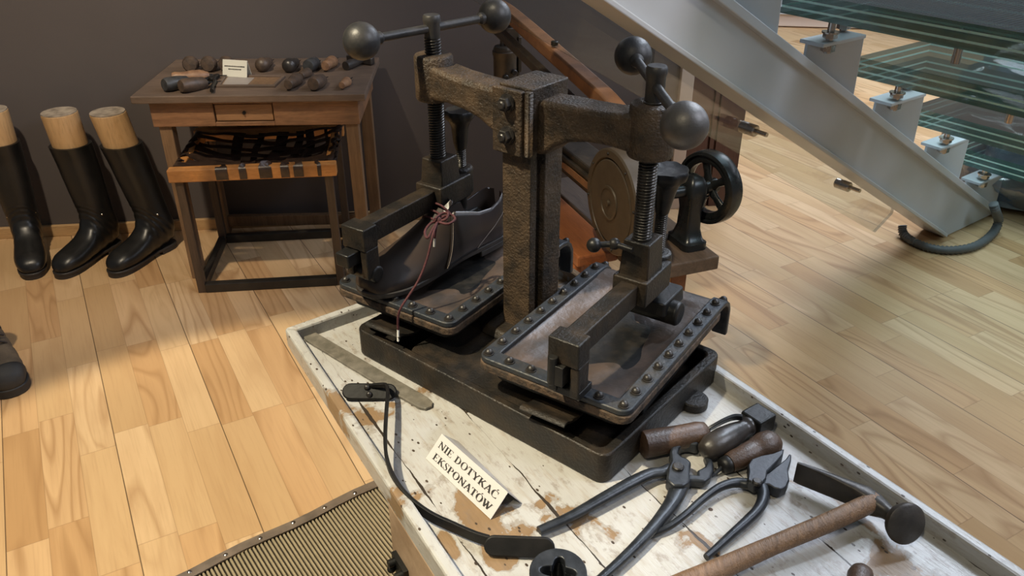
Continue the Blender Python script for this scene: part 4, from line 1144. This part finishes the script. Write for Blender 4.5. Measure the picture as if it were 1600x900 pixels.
mb = MB(); mb.add([tlp - so_, trp - so_, bk1 - so_, bk0 - so_], [(0, 1, 2, 3)]); mb.build('back_leaf', M['paper'], sg_, smooth=0, solid=.0008)
# serif capitals from strokes; box 0..w x 0..1
TH, TN = .18, .09
def st_(x0, y0, x1, y1, w):
    d = Vector((x1 - x0, y1 - y0)); nn = Vector((-d.y, d.x)).normalized() * w / 2
    return [(x0 - nn.x, y0 - nn.y), (x1 - nn.x, y1 - nn.y), (x1 + nn.x, y1 + nn.y), (x0 + nn.x, y0 + nn.y)]
def ver(x, w, y0=0, y1=1): return [(x - w / 2, y0), (x + w / 2, y0), (x + w / 2, y1), (x - w / 2, y1)]
def ser(x, y, w): return [(x - w / 2, y), (x + w / 2, y), (x + w / 2, y + .065), (x - w / 2, y + .065)]
def arc(cx, cy, rx, ry, a0, a1, thick, thin, n=18):
    out = []
    for i in range(n):
        q = []
        for a in (a0 + (a1 - a0) * i / n, a0 + (a1 - a0) * (i + 1) / n):
            a = rad(a); w = thin + (thick - thin) * abs(math.cos(a)) ** 1.3
            q.append(((cx + rx * math.cos(a), cy + ry * math.sin(a)), (cx + (rx - w) * math.cos(a), cy + (ry - thin) * math.sin(a))))
        out.append([q[0][0], q[1][0], q[1][1], q[0][1]])
    return out
def letter(ch):
    if ch == 'N': return .80, [ver(.14, TN), ver(.66, TN), st_(.13, .97, .66, .05, TH), ser(.14, 0, .26), ser(.10, .935, .2), ser(.66, .935, .26)]
    if ch == 'I': return .38, [ver(.19, TH), ser(.19, 0, .34), ser(.19, .935, .34)]
    if ch == 'E': return .68, [ver(.18, TH), ser(.30, 0, .6), ser(.30, .935, .6), ver(.58, .06, 0, .24), ver(.56, .06, .78, 1), [(.2, .47), (.44, .47), (.44, .54), (.2, .54)], ver(.44, .045, .38, .62)]
    if ch == 'D': return .80, [ver(.19, TH), ser(.2, 0, .4), ser(.2, .935, .4)] + arc(.30, .5, .44, .5, -90, 90, TH, .075)
    if ch in 'OÓ': return .84, arc(.42, .5, .39, .52, 0, 360, TH, .075, 32) + ([st_(.40, 1.10, .54, 1.28, .09)] if ch == 'Ó' else [])
    if ch == 'T': return .70, [ver(.35, TH), ser(.35, 0, .34), [(.03, .925), (.67, .925), (.67, 1), (.03, 1)], ver(.05, .045, .74, 1), ver(.65, .045, .74, 1)]
    if ch == 'Y': return .78, [ver(.39, TH, 0, .48), st_(.39, .42, .12, .98, TH * .95), st_(.40, .42, .66, .98, TN), ser(.39, 0, .34), ser(.13, .935, .3), ser(.66, .935, .24)]
    if ch == 'K': return .80, [ver(.19, TH), ser(.19, 0, .34), ser(.19, .935, .34), st_(.25, .42, .62, .97, TN), st_(.36, .58, .68, .03, TH), ser(.67, 0, .28), ser(.63, .935, .26)]
    if ch == 'A': return .78, [st_(.10, .03, .39, 1, TN), st_(.36, 1, .66, .02, TH), [(.2, .29), (.55, .29), (.55, .36), (.2, .36)], ser(.11, 0, .24), ser(.66, 0, .3)]
    if ch in 'CĆ': return .76, arc(.42, .5, .39, .52, 48, 312, TH, .075, 26) + [ver(.68, .045, .70, 1), ver(.68, .045, .02, .26)] + ([st_(.40, 1.10, .54, 1.28, .09)] if ch == 'Ć' else [])
    if ch == 'S': return .60, arc(.30, .74, .22, .275, 30, 250, .13, .05, 16) + arc(.30, .26, .24, .275, -150, 70, .13, .05, 16) + [st_(.17, .66, .45, .36, .17), ver(.50, .04, .72, 1), ver(.07, .04, 0, .28)]
    if ch == 'P': return .68, [ver(.19, TH), ser(.2, 0, .36), ser(.2, .935, .4)] + arc(.30, .73, .33, .27, -90, 90, .15, .05)
    if ch == 'W': return 1.08, [st_(.12, .98, .36, .02, TH), st_(.36, .02, .55, .85, TN), st_(.50, .98, .74, .02, TH), st_(.74, .02, .97, .98, TN), ser(.12, .935, .28), ser(.52, .935, .26), ser(.97, .935, .24)]
    return .34, []
def write(mb, text, x0, x1, y, hgt, FMx):
    tot = sum(letter(c_)[0] for c_ in text); k = (x1 - x0) / tot; x = x0; h = .0001
    for c_ in text:
        w_, qs = letter(c_)
        for q in qs:
            h += .000004
            mb.add([(x + p[0] * k, y + p[1] * hgt, h) for p in q], [(0, 1, 2, 3)], FMx)
        x += w_ * k
mb = MB(); write(mb, 'NIE DOTYKAĆ', Wd * .045, Wd * .935, Hd * .575, Hd * .235, FM); write(mb, 'EKSPONATÓW', Wd * .065, Wd * .945, Hd * .15, Hd * .235, FM)
mb.build('lettering', M['ink'], sg_, smooth=0)

# pincers ----------------------------------------------------------------
def cr4(pts): return [(820 + x / 3, 600 + y / 3) for x, y in pts]
pn = thing('pincers', 'large black iron pincers with round open jaws on the white table', 'pincers', at(1060, 735)); po = Vector(pn.location)
def bar(mb, pts, zs, hw, ht, o):
    q = spline([P(x, y, TZ + z) - o for (x, y), z in zip(pts, zs)], 6); n = len(q)
    mb.tube(q, lerplist(ht, n), 10, None, (0, 0, 1), lerplist(hw, n))
mb = MB(); bar(mb, [(1048, 732), (1034, 738), (1015, 741), (985, 755), (940, 780), (890, 808), (842, 829)], [.014, .014, .015, .016, .015, .013, .012], [.0085, .008, .0085, .009, .0082, .007, .006], [.007, .007, .007, .007, .0065, .006, .005], po); mb.build('handle', M['tool_steel'], pn, smooth=60)
mb = MB(); bar(mb, [(1062, 742), (1062, 756), (1052, 782), (1030, 812), (1000, 846), (965, 880), (915, 925)], [.014, .013, .012, .012, .012, .012, .012], [.014, .0135, .0108, .0085, .0072, .0062, .005], [.008, .0075, .007, .006, .006, .005, .005], po); mb.build('handle', M['tool_steel'], pn, smooth=60)
mb = MB(); flat(mb, cr4([(660, 470), (668, 410), (682, 380), (678, 340), (688, 300), (712, 280), (755, 274), (795, 282), (816, 298), (806, 308), (770, 300), (742, 302), (720, 318), (716, 345), (735, 362), (762, 372), (778, 390), (770, 430), (772, 480), (740, 500), (690, 500)]), .006, .024, Vector((po.x, po.y, 0)))
j1 = mb.build('jaw', M['tool_steel'], pn, smooth=30, bev=.003)
mb = MB(); flat(mb, cr4([(690, 440), (740, 428), (778, 440), (806, 442), (806, 420), (840, 404), (850, 380), (838, 350), (842, 330), (862, 345), (880, 380), (880, 420), (868, 455), (840, 474), (800, 470), (765, 470), (730, 480)]), .003, .017, Vector((po.x, po.y, 0))); mb.build('jaw', M['tool_steel'], pn, smooth=30, bev=.003)
c = P(1059.5, 730.5, TZ + .024) - po; mb = MB(); mb.cyl(.0078, c.z - .004, c.z + .004, 20, T(c.x, c.y, 0), c=.0015); mb.build('pivot_rivet', M['bolt'], j1)
# lasting pliers
pn2 = thing('lasting_pliers', 'smaller black iron pliers with curved slim handles and broad lipped jaws', 'pliers', at(1185, 755)); po = Vector(pn2.location)
mb = MB(); bar(mb, cr4([(1068, 462), (1040, 468), (1000, 462), (950, 470), (895, 495), (825, 548), (750, 615), (670, 672), (585, 712)]), [.013] * 3 + [.014, .014, .013, .012, .009, .006], [.0078, .0075, .007, .0062, .0055, .005, .0046, .0042, .0035], [.0075, .007, .0065, .006, .006, .0055, .005, .005, .004], po); mb.build('handle', M['tool_steel'], pn2, smooth=60)
mb = MB(); bar(mb, cr4([(1080, 455), (1108, 480), (1118, 530), (1095, 585), (1040, 642), (975, 700), (900, 768), (850, 812)]), [.014, .014, .013, .012, .011, .010, .008, .007], [.009, .0088, .008, .007, .0065, .0056, .0048, .0042], [.008, .0075, .007, .0065, .006, .006, .005, .005], po); mb.build('handle', M['tool_steel'], pn2, smooth=60)
mb = MB(); flat(mb, cr4([(1040, 470), (1046, 430), (1042, 398), (1060, 372), (1105, 356), (1160, 345), (1200, 328), (1212, 324), (1206, 352), (1175, 388), (1132, 430), (1128, 462), (1110, 484), (1075, 490)]), .009, .026, Vector((po.x, po.y, 0))); j1 = mb.build('jaw', M['tool_steel'], pn2, smooth=30, bev=.004)
mb = MB(); flat(mb, cr4([(1060, 470), (1100, 450), (1138, 436), (1180, 402), (1218, 372), (1236, 346), (1246, 352), (1244, 380), (1230, 420), (1236, 470), (1222, 500), (1195, 514), (1165, 506), (1140, 490), (1100, 492)]), .004, .020, Vector((po.x, po.y, 0))); mb.build('jaw', M['tool_steel'], pn2, smooth=30, bev=.004)
c = P(1183, 753, TZ + .026) - po; mb = MB(); mb.cyl(.0062, c.z - .004, c.z + .003, 20, T(c.x, c.y, 0), c=.0015); mb.build('pivot_rivet', M['bolt'], j1)
# cobbler hammer
ch = thing('cobbler_hammer', 'cobbler hammer with long wooden handle and round-faced dark iron head', 'hammer', at(1330, 800)); po = Vector(ch.location)
hz = .026
q = [P(x, y, TZ + z) - po for x, y, z in ((1368, 782, .030), (1345, 793, .029), (1290, 818, .027), (1210, 851, .023), (1140, 882, .019), (1075, 912, .018), (1010, 942, .018))]
q = spline(q, 5)
mb = MB(); mb.tube(q, lerplist([.0125, .0135, .0128, .0118, .0125, .0150, .0165], len(q)), 14, None, (0, 0, 1), lerplist([.0105, .0120, .0118, .0112, .0125, .0150, .0165], len(q)))
mb.build('handle', M['hammer_wood'], ch, smooth=60)
ha = P(1243, 737, TZ + hz) - po; hbp = P(1350, 778, TZ + hz + .002) - po; hc = P(1385, 800, TZ + hz) - po; hf = P(1414, 822, TZ + .034) - po
mb = MB()
def hsec(p, d, w, h, r=.35, n=16):
    d = d.normalized(); s_ = Vector((-d.y, d.x, 0)).normalized(); out = []
    for k in range(n):
        a = 2 * PI * k / n; ca, sa = math.cos(a), math.sin(a)
        cx = math.copysign(abs(ca) ** r, ca); sx = math.copysign(abs(sa) ** r, sa); out.append(p + s_ * (w * cx) + Vector((0, 0, 1)) * (h * sx))
    return out
d1 = hbp - ha; d3 = hf - hc
secs_ = [hsec(ha, d1, .0022, .0165), hsec(ha + d1 * .08, d1, .0034, .0172), hsec(ha + d1 * .55, d1, .0055, .0168), hsec(ha + d1 * .85, d1, .009, .0160, .5), hsec(hbp, d1 + d3, .0125, .0155, .6), hsec((hbp + hc) / 2, d1 + d3, .0135, .0150, .8), hsec(hc, d3, .0100, .0110, 1), hsec(hc + d3 * .40, d3, .0080, .0085, 1), hsec(hc + d3 * .72, d3, .0095, .0100, 1)]
mb.loft(secs_); hd = mb.build('hammer_head', M['hammer_iron'], ch, smooth=50)
mb = MB(); mb.lathe([(.010, -.012), (.0235, -.006), (.0262, 0), (.0262, .0035), (.023, .006), (.0002, .0072)], 36, frame(hc + d3 * .95 + Vector((0, 0, .004)), d3.normalized() + Vector((.12, -.62, .42)))); mb.build('striking_face', M['hammer_iron'], hd, smooth=40)
# tools beside the right rim
def lathe_tool(root, name, p0, p1, prof, mat, n=24, **kw):
    """prof: (fraction along, radius)"""
    d = p1 - p0; Lg = d.length; mb = MB(); mb.lathe([(r, t * Lg) for t, r in prof], n, frame(p0, d)); return mb.build(name, mat, root, smooth=50, **kw)
kt = thing('curved_knife', 'brown wooden handle with a short curved dark blade, next to the press base', 'knife', at(1052, 688)); po = Vector(kt.location)
a_, b_ = P(1003, 695, TZ + .022) - po, P(1106, 676, TZ + .020) - po
hnd = lathe_tool(kt, 'handle', a_, b_, [(0, .0165), (.02, .0195), (.30, .0190), (.60, .0180), (.85, .0185), (.95, .0165), (1, .010)], M['handle_red'])
bl = spline([P(x, y, TZ + z) - po for x, y, z in ((1098, 676, .024), (1112, 668, .030), (1130, 658, .036), (1146, 652, .039), (1160, 652, .041))], 5)
mb = MB(); mb.ribbon(bl, .0022, lerplist([.004, .0065, .007, .0075, .006], len(bl)), up=(0, -.5, 1)); mb.build('blade', M['tool_steel'], kt, smooth=40, bev=.0008)
stp = thing('stamp_tool', 'black turned handle with a square iron block head by the right rim', 'stamp', at(1150, 680)); po = Vector(stp.location)
a_, b_ = P(1098, 706, TZ + .024) - po, P(1172, 664, TZ + .026) - po
lathe_tool(stp, 'handle', a_, b_, [(0, .006), (.03, .012), (.18, .0178), (.42, .0188), (.65, .0162), (.82, .0132), (.90, .0124), (.92, .0140), (.97, .0140), (1, .013)], M['handle_dark'])
d = (b_ - a_).normalized(); fm = frame(b_ + d * .016, d, (0, 0, 1))
mb = MB(); mb.box((0, 0, 0), (.030, .036, .036), fm); mb.build('block_head', M['iron_dark'], stp, smooth=0, bev=.003)
at_ = thing('short_awl', 'short brown round-ended wooden awl between the black handle and the pliers', 'awl', at(1175, 705)); po = Vector(at_.location)
a_, b_ = P(1216, 687, TZ + .022) - po, P(1139, 724, TZ + .013) - po
lathe_tool(at_, 'handle', a_, b_, [(0, .004), (.03, .012), (.12, .0185), (.28, .0205), (.42, .0185), (.50, .0160), (.52, .0168), (.75, .0150), (.9, .0145), (1, .013)], M['handle_red'])
d = (b_ - a_).normalized(); lathe_tool(at_, 'ferrule', b_ - d * .001, b_ + d * .014, [(0, .0115), (.2, .0125), (.8, .011), (1, .006)], M['iron_dark'])
lathe_tool(at_, 'spike', b_ + d * .010, P(1108, 748, TZ + .004) - po, [(0, .0035), (.7, .0025), (1, .0008)], M['tool_steel'], 12)
# iron bobbin at the lower edge
c = P(872, 890, TZ + .047); bob = thing('iron_bobbin', 'black iron spool with a star-shaped hole standing at the lower table edge', 'spool', (c.x, c.y, TZ))
tilt = T(0, 0, .0) @ RX(rad(3))
oc_ = [(.0325 * math.cos(2 * PI * k / 60), .0325 * math.sin(2 * PI * k / 60)) for k in range(60)]
ic_ = [((.0155 + .0050 * math.cos(4 * 2 * PI * k / 60 + .6)) * math.cos(2 * PI * k / 60), (.0155 + .0050 * math.cos(4 * 2 * PI * k / 60 + .6)) * math.sin(2 * PI * k / 60)) for k in range(60)]
mb = MB(); mb.ringprism(oc_, ic_, .036, .047, tilt); mb.build('flange', M['tool_steel'], bob, smooth=40, bev=.0025)
mb = MB(); mb.ringprism([(x * .80, y * .80) for x, y in oc_], ic_, .0105, .0358, tilt); mb.build('drum', M['tool_steel'], bob, smooth=40)
mb = MB(); mb.ringprism(oc_, ic_, .0008, .0104, tilt); mb.build('flange', M['tool_steel'], bob, smooth=40, bev=.0025)
# handle end at the lower right
wk = thing('round_handle', 'rounded brown wooden handle end at the lower right of the table', 'handle', at(1345, 905)); po = Vector(wk.location)
a_, b_ = P(1348, 886, TZ + .016) - po, P(1325, 990, TZ + .016) - po
lathe_tool(wk, 'handle', a_, b_, [(0, .003), (.02, .008), (.07, .0125), (.15, .0148), (.5, .0135), (.9, .0145), (1, .010)], M['handle_red'])
lathe_tool(wk, 'ferrule', b_, b_ + (b_ - a_).normalized() * .012, [(0, .0115), (.9, .010), (1, .006)], M['iron_dark'])

# ================================================================== bench and sewing machine behind the press
BZ = .55; BA = math.atan2(.355, .935)
bn = thing('machine_bench', 'reddish-brown wooden bench behind the press carrying the sewing machine', 'bench', (.523, 1.828, 0), BA)
# local x to the left is negative, y runs away from the camera
BW, BD = .335, .62
mb = MB(); mb.box((-.055, BD / 2, BZ - .019), (.215, BD, .038)); mb.build('bench_top', M['bench_wood'], bn, smooth=0, bev=.004)
bn.children[0].location = (-.053, 0, 0)
mb = MB(); mb.box((-.28, BD / 2 + .06, BZ - .016), (.115, BD - .12, .032)); mb.box((-.325, BD / 2 + .06, BZ - .10), (.022, BD - .16, .130)); mb.build('polished_side', M['machine_wood'], bn, smooth=0, bev=.006)
for lx in (-.085, -.26):
    for ly in (.045, BD - .08):
        mb = MB(); mb.box((lx, ly + .02, (BZ - .038) / 2), (.045, .045, BZ - .038)); mb.build('leg', M['machine_wood'], bn, smooth=0, bev=.002)
sm = thing('sewing_machine', 'old cobbler sewing machine with round olive cover plate and black spoked handwheel', 'sewing machine', (.523, 1.828, BZ), BA)
SMM = T(.523, 1.828, BZ) @ RZ(BA); SMI = SMM.inverted()
def ml(px, py, z): return SMI @ P(px, py, z)
hub = ml(1098, 291, .70); dsc = ml(963, 318, .70); dsc.x -= .012
axz = .70 - BZ
by = (hub.y + dsc.y) / 2
# spoked handwheel, axis along local x
WM = T(hub.x + .012, by, axz) @ RZ(rad(14)) @ RY(PI / 2)
mb = MB(); R_ = .094
prf = []
for k in range(16):
    a = 2 * PI * k / 16; prf.append((R_ - .014 + .014 * math.cos(a), .016 * math.sin(a)))
nn_ = 64; vs = []; fs = []
prf = [(R_ - .030, -.012), (R_ - .020, -.016), (R_ - .012, -.013), (R_ - .010, -.020), (R_ - .002, -.018), (R_, -.008), (R_, .012), (R_ - .004, .022), (R_ - .016, .024), (R_ - .026, .016), (R_ - .031, .004)]
for r_, z_ in prf:
    for k in range(nn_): vs.append((r_ * math.cos(2 * PI * k / nn_), r_ * math.sin(2 * PI * k / nn_), z_))
m_ = len(prf)
for i in range(m_):
    i2 = (i + 1) % m_
    for k in range(nn_): fs.append((i * nn_ + k, i * nn_ + (k + 1) % nn_, i2 * nn_ + (k + 1) % nn_, i2 * nn_ + k))
mb.add(vs, fs, WM); wh = mb.build('handwheel', M['wheel_black'], sm, smooth=50)
for k in range(5):
    a = 2 * PI * k / 5 + .35; d = Vector((math.cos(a), math.sin(a), 0))
    mb = MB(); mb.tube([d * .012, d * .035, d * .068], [.0085, .0075, .0085], 10, WM, (0, 0, 1), [.014, .0095, .013]); mb.build('spoke', M['wheel_black'], wh, smooth=50)
mb = MB(); mb.lathe([(.012, -.024), (.018, -.020), (.020, .02), (.012, .03)], 24, WM); mb.build('wheel_hub', M['wheel_black'], wh)
# shaft bearing pedestal
bx = hub.x - .035
mb = MB(); q = []
for z, wx, wy in ((.0005, .034, .050), (.018, .034, .050), (.022, .027, .040), (.05, .021, .030), (.10, .020, .028), (.135, .026, .034), (.165, .027, .034), (.185, .018, .022), (.19, .006, .008)):
    q.append([(bx + x_ , by + y_, z) for x_, y_ in rrect(-wx, -wy, wx, wy, min(wx, wy) * .5, 4)])
mb.loft(q); mb.cyl(.016, dsc.x, hub.x, 20, T(0, by, axz) @ RY(PI / 2)); mb.build('bearing_pedestal', M['wheel_black'], sm, smooth=50)
# round cover plate and housing
DMx = T(dsc.x, by, axz) @ RY(-PI / 2)
mb = MB(); mb.lathe([(.127, -.075), (.131, -.070), (.131, -.004), (.127, 0), (.110, .001), (.107, -.004), (.107, -.006), (.03, -.004), (.002, -.004)], 64, DMx); cp = mb.build('housing', M['machine_olive'], sm, smooth=35)
bpy.data.objects[cp.name].location.z += .0
mb = MB(); mb.lathe([(.105, -.006), (.105, -.001), (.102, .0015), (.043, .003), (.042, .0065), (.037, .007), (.036, .0045), (.008, .0045), (.0075, .010), (.0005, .011)], 56, DMx); mb.build('cover_plate', M['machine_olive'], cp, smooth=35)
mb = MB()
for k in range(8): mb.sphere((.119 * math.cos(k * PI / 4 + .2), .119 * math.sin(k * PI / 4 + .2), .001), .0035, DMx, 10, 8)
mb.build('cover_screw', M['bolt'], cp)
# bed arm running away from the camera
mb = MB(); bxx = dsc.x + .062
pA = SMI @ Vector((.20, 1.98, .0)); 
L0, L1 = by - .03, by + .80
mb.box((bxx + .005, (L0 + L1) / 2, .135), (.085, L1 - L0, .075)); mb.box((bxx - .042, (L0 + L1) / 2, .150), (.014, L1 - L0 - .04, .016)); mb.box((bxx - .041, (L0 + L1) / 2, .118), (.012, L1 - L0 - .04, .012))
mb.box((bxx + .01, L1 - .10, .0495), (.06, .10, .097))
mb.build('machine_bed', M['machine_iron'], sm, smooth=0, bev=.006)
mb = MB(); mb.box((bxx - .0505, (L0 + L1) / 2, .134), (.003, L1 - L0 - .06, .018)); mb.build('bed_inlay', M['arm_orange'], sm, smooth=0)
mb = MB(); mb.box((bxx + .005, by + .56, (.0975 - BZ) / 2), (.035, .035, .0975 + BZ)); mb.box((bxx + .005, by + .56, .012 - BZ), (.12, .12, .022)); mb.build('support_post', M['machine_iron'], sm, smooth=0, bev=.003)
# upper arm (orange-brown) sweeping from the housing to the head
ap_ = [ml(975, 240, .80), ml(962, 185, .875), ml(935, 150, .912)] 
w1 = [SMI @ Vector(v) for v in ((.285, 1.90, .80), (.268, 1.92, .862), (.240, 1.965, .898), (.190, 2.065, .925), (.120, 2.25, .948), (.045, 2.45, .972), (-.012, 2.60, .990), (-.045, 2.69, .995))]
w1 = spline(w1, 6)
mb = MB(); mb.ribbon(w1, .022, lerplist([.030, .024, .020, .019, .019, .019, .017, .014], len(w1))); ua = mb.build('upper_arm', M['arm_orange'], sm, smooth=40, bev=.006)
mb = MB(); p = SMI @ Vector((.115, 2.25, .972)); mb.cyl(.010, 0, .012, 14, T(*p), c=.002); p = SMI @ Vector((.205, 2.33, .945)); mb.build('oil_cap', M['iron_dark'], ua)
# dark inner link bar under the arm
w2 = [Vector(v) - Vector((.030, 0, .055)) for v in w1[10:44]]
mb = MB(); mb.ribbon(w2, .012, .014); mb.build('link_bar', M['machine_iron'], sm, smooth=40, bev=.004)
# head at the far end
hp0 = SMI @ Vector((-.022, 2.60, .81)); 
mb = MB(); mb.lathe([(.030, -.10), (.036, -.095), (.037, .04), (.038, .05), (.040, .054), (.040, .064), (.036, .066), (.036, .072), (.033, .078), (.012, .080)], 28, T(*hp0)); hdm = mb.build('tension_drum', M['machine_iron'], sm, smooth=35)
mb = MB(); mb.cyl(.006, .07, .150, 12, T(hp0.x - .010, hp0.y, hp0.z)); mb.box((hp0.x + .022, hp0.y + .01, hp0.z + .105), (.045, .035, .055)); mb.cyl(.012, .13, .165, 14, T(hp0.x + .022, hp0.y + .01, hp0.z)); mb.box((hp0.x + .045, hp0.y, hp0.z + .05), (.012, .03, .11)); mb.build('needle_bar', M['machine_iron'], sm, smooth=30, bev=.002)
mb = MB()
for dx, dz in ((-.012, -.01), (.016, .004), (.020, -.022)): mb.cyl(.009, .030, .046, 14, T(hp0.x + dx, hp0.y, hp0.z + dz) @ RX(PI / 2), c=.002)
mb.build('tension_knob', M['bolt'], hdm)
mb = MB(); mb.box((hp0.x + .018, hp0.y + .02, hp0.z - .055), (.06, .06, .12)); mb.build('head_column', M['machine_iron'], sm, smooth=0, bev=.006)

# plastic wrapped goods behind the glass steps
bu = thing('wrapped_bundle', 'bundle in crinkled clear plastic film behind the upper glass steps', 'bundle', (2.35, 3.45, 0))
bundle(0, 0, .36, .40, .30, .36, 4).build('plastic_film', M['film'], bu, smooth=70)
mb = MB(); mb.lathe([(.20, .01), (.26, .03), (.27, .40), (.24, .58), (.18, .62)], 30, None, 1.15, .85); mb.build('wrapped_core', plain('blue_grey_goods', (.24, .30, .36), .6, 0, (.14, .17, .21), 9, .3), bu, smooth=50)

# ================================================================== light
def spot(name, loc, to, power, size, blend, col, r=.05):
    l = bpy.data.lights.new(name, 'SPOT'); l.energy = power; l.spot_size = rad(size); l.spot_blend = blend; l.color = col; l.shadow_soft_size = r
    o = bpy.data.objects.new(name, l); COL.objects.link(o); o.location = loc
    o.rotation_euler = (Vector(to) - Vector(loc)).to_track_quat('-Z', 'Y').to_euler(); return o
def area(name, loc, to, power, sx, sy, col):
    l = bpy.data.lights.new(name, 'AREA'); l.energy = power; l.shape = 'RECTANGLE'; l.size = sx; l.size_y = sy; l.color = col
    o = bpy.data.objects.new(name, l); COL.objects.link(o); o.location = loc
    o.rotation_euler = (Vector(to) - Vector(loc)).to_track_quat('-Z', 'Y').to_euler(); return o
WARM = (1.0, .88, .63); WARM2 = (1.0, .84, .62); COOL = (.80, .86, 1.0)
spot('ceiling_or_fill_spot', (-1.4, .4, 3.4), (-.6, 1.1, 0), 690, 40, .18, WARM, .05)
spot('ceiling_or_fill_spot', (-.5, -.5, 2.9), (.42, .80, .72), 75, 32, .6, WARM, .05)  # warm fill spot, added to light the right front of the table
spot('ceiling_or_fill_spot', (-1.2, 1.15, 3.0), (-1.8, 3.02, .8), 270, 60, .8, WARM2, .05)
area('daylight_window', (4.6, 3.6, 2.6), (1.2, 1.8, .3), 55, 2.4, 1.8, COOL)
area('ceiling_or_fill_panel', (2.6, 5.6, 3.1), (2.2, 4.6, 0), 95, 2.0, 1.2, (.80, .90, 1.0))
area('ceiling_or_fill_panel', (1.85, 3.5, 3.1), (1.85, 3.5, 0), 85, 1.3, 2.2, COOL)
area('ceiling_or_fill_panel', (2.6, .4, 3.0), (1.0, 2.2, .6), 60, 1.0, 1.0, COOL)  # unseen fill, added to give the stair stringer cool light
spot('ceiling_or_fill_spot', (1.5, 2.0, 3.0), (.36, .88, .72), 130, 26, .5, (.74, .86, 1.0), .12)  # cool fill spot, added to brighten the right side of the table
spot('ceiling_or_fill_spot', (-.3, .8, 3.0), (.16, 2.0, .72), 150, 26, .7, WARM, .05)  # warm fill spot, added because the sewing machine came out dark
W = bpy.data.worlds.new('room'); SC.world = W; W.use_nodes = True
W.node_tree.nodes['Background'].inputs[0].default_value = (.62, .66, .70, 1); W.node_tree.nodes['Background'].inputs[1].default_value = .16

vs_ = SC.view_settings; vs_.view_transform = 'Standard'; vs_.look = 'None'; vs_.gamma = 1.0; vs_.use_curve_mapping = False; vs_.exposure = 0.0
SC.display_settings.display_device = 'sRGB'
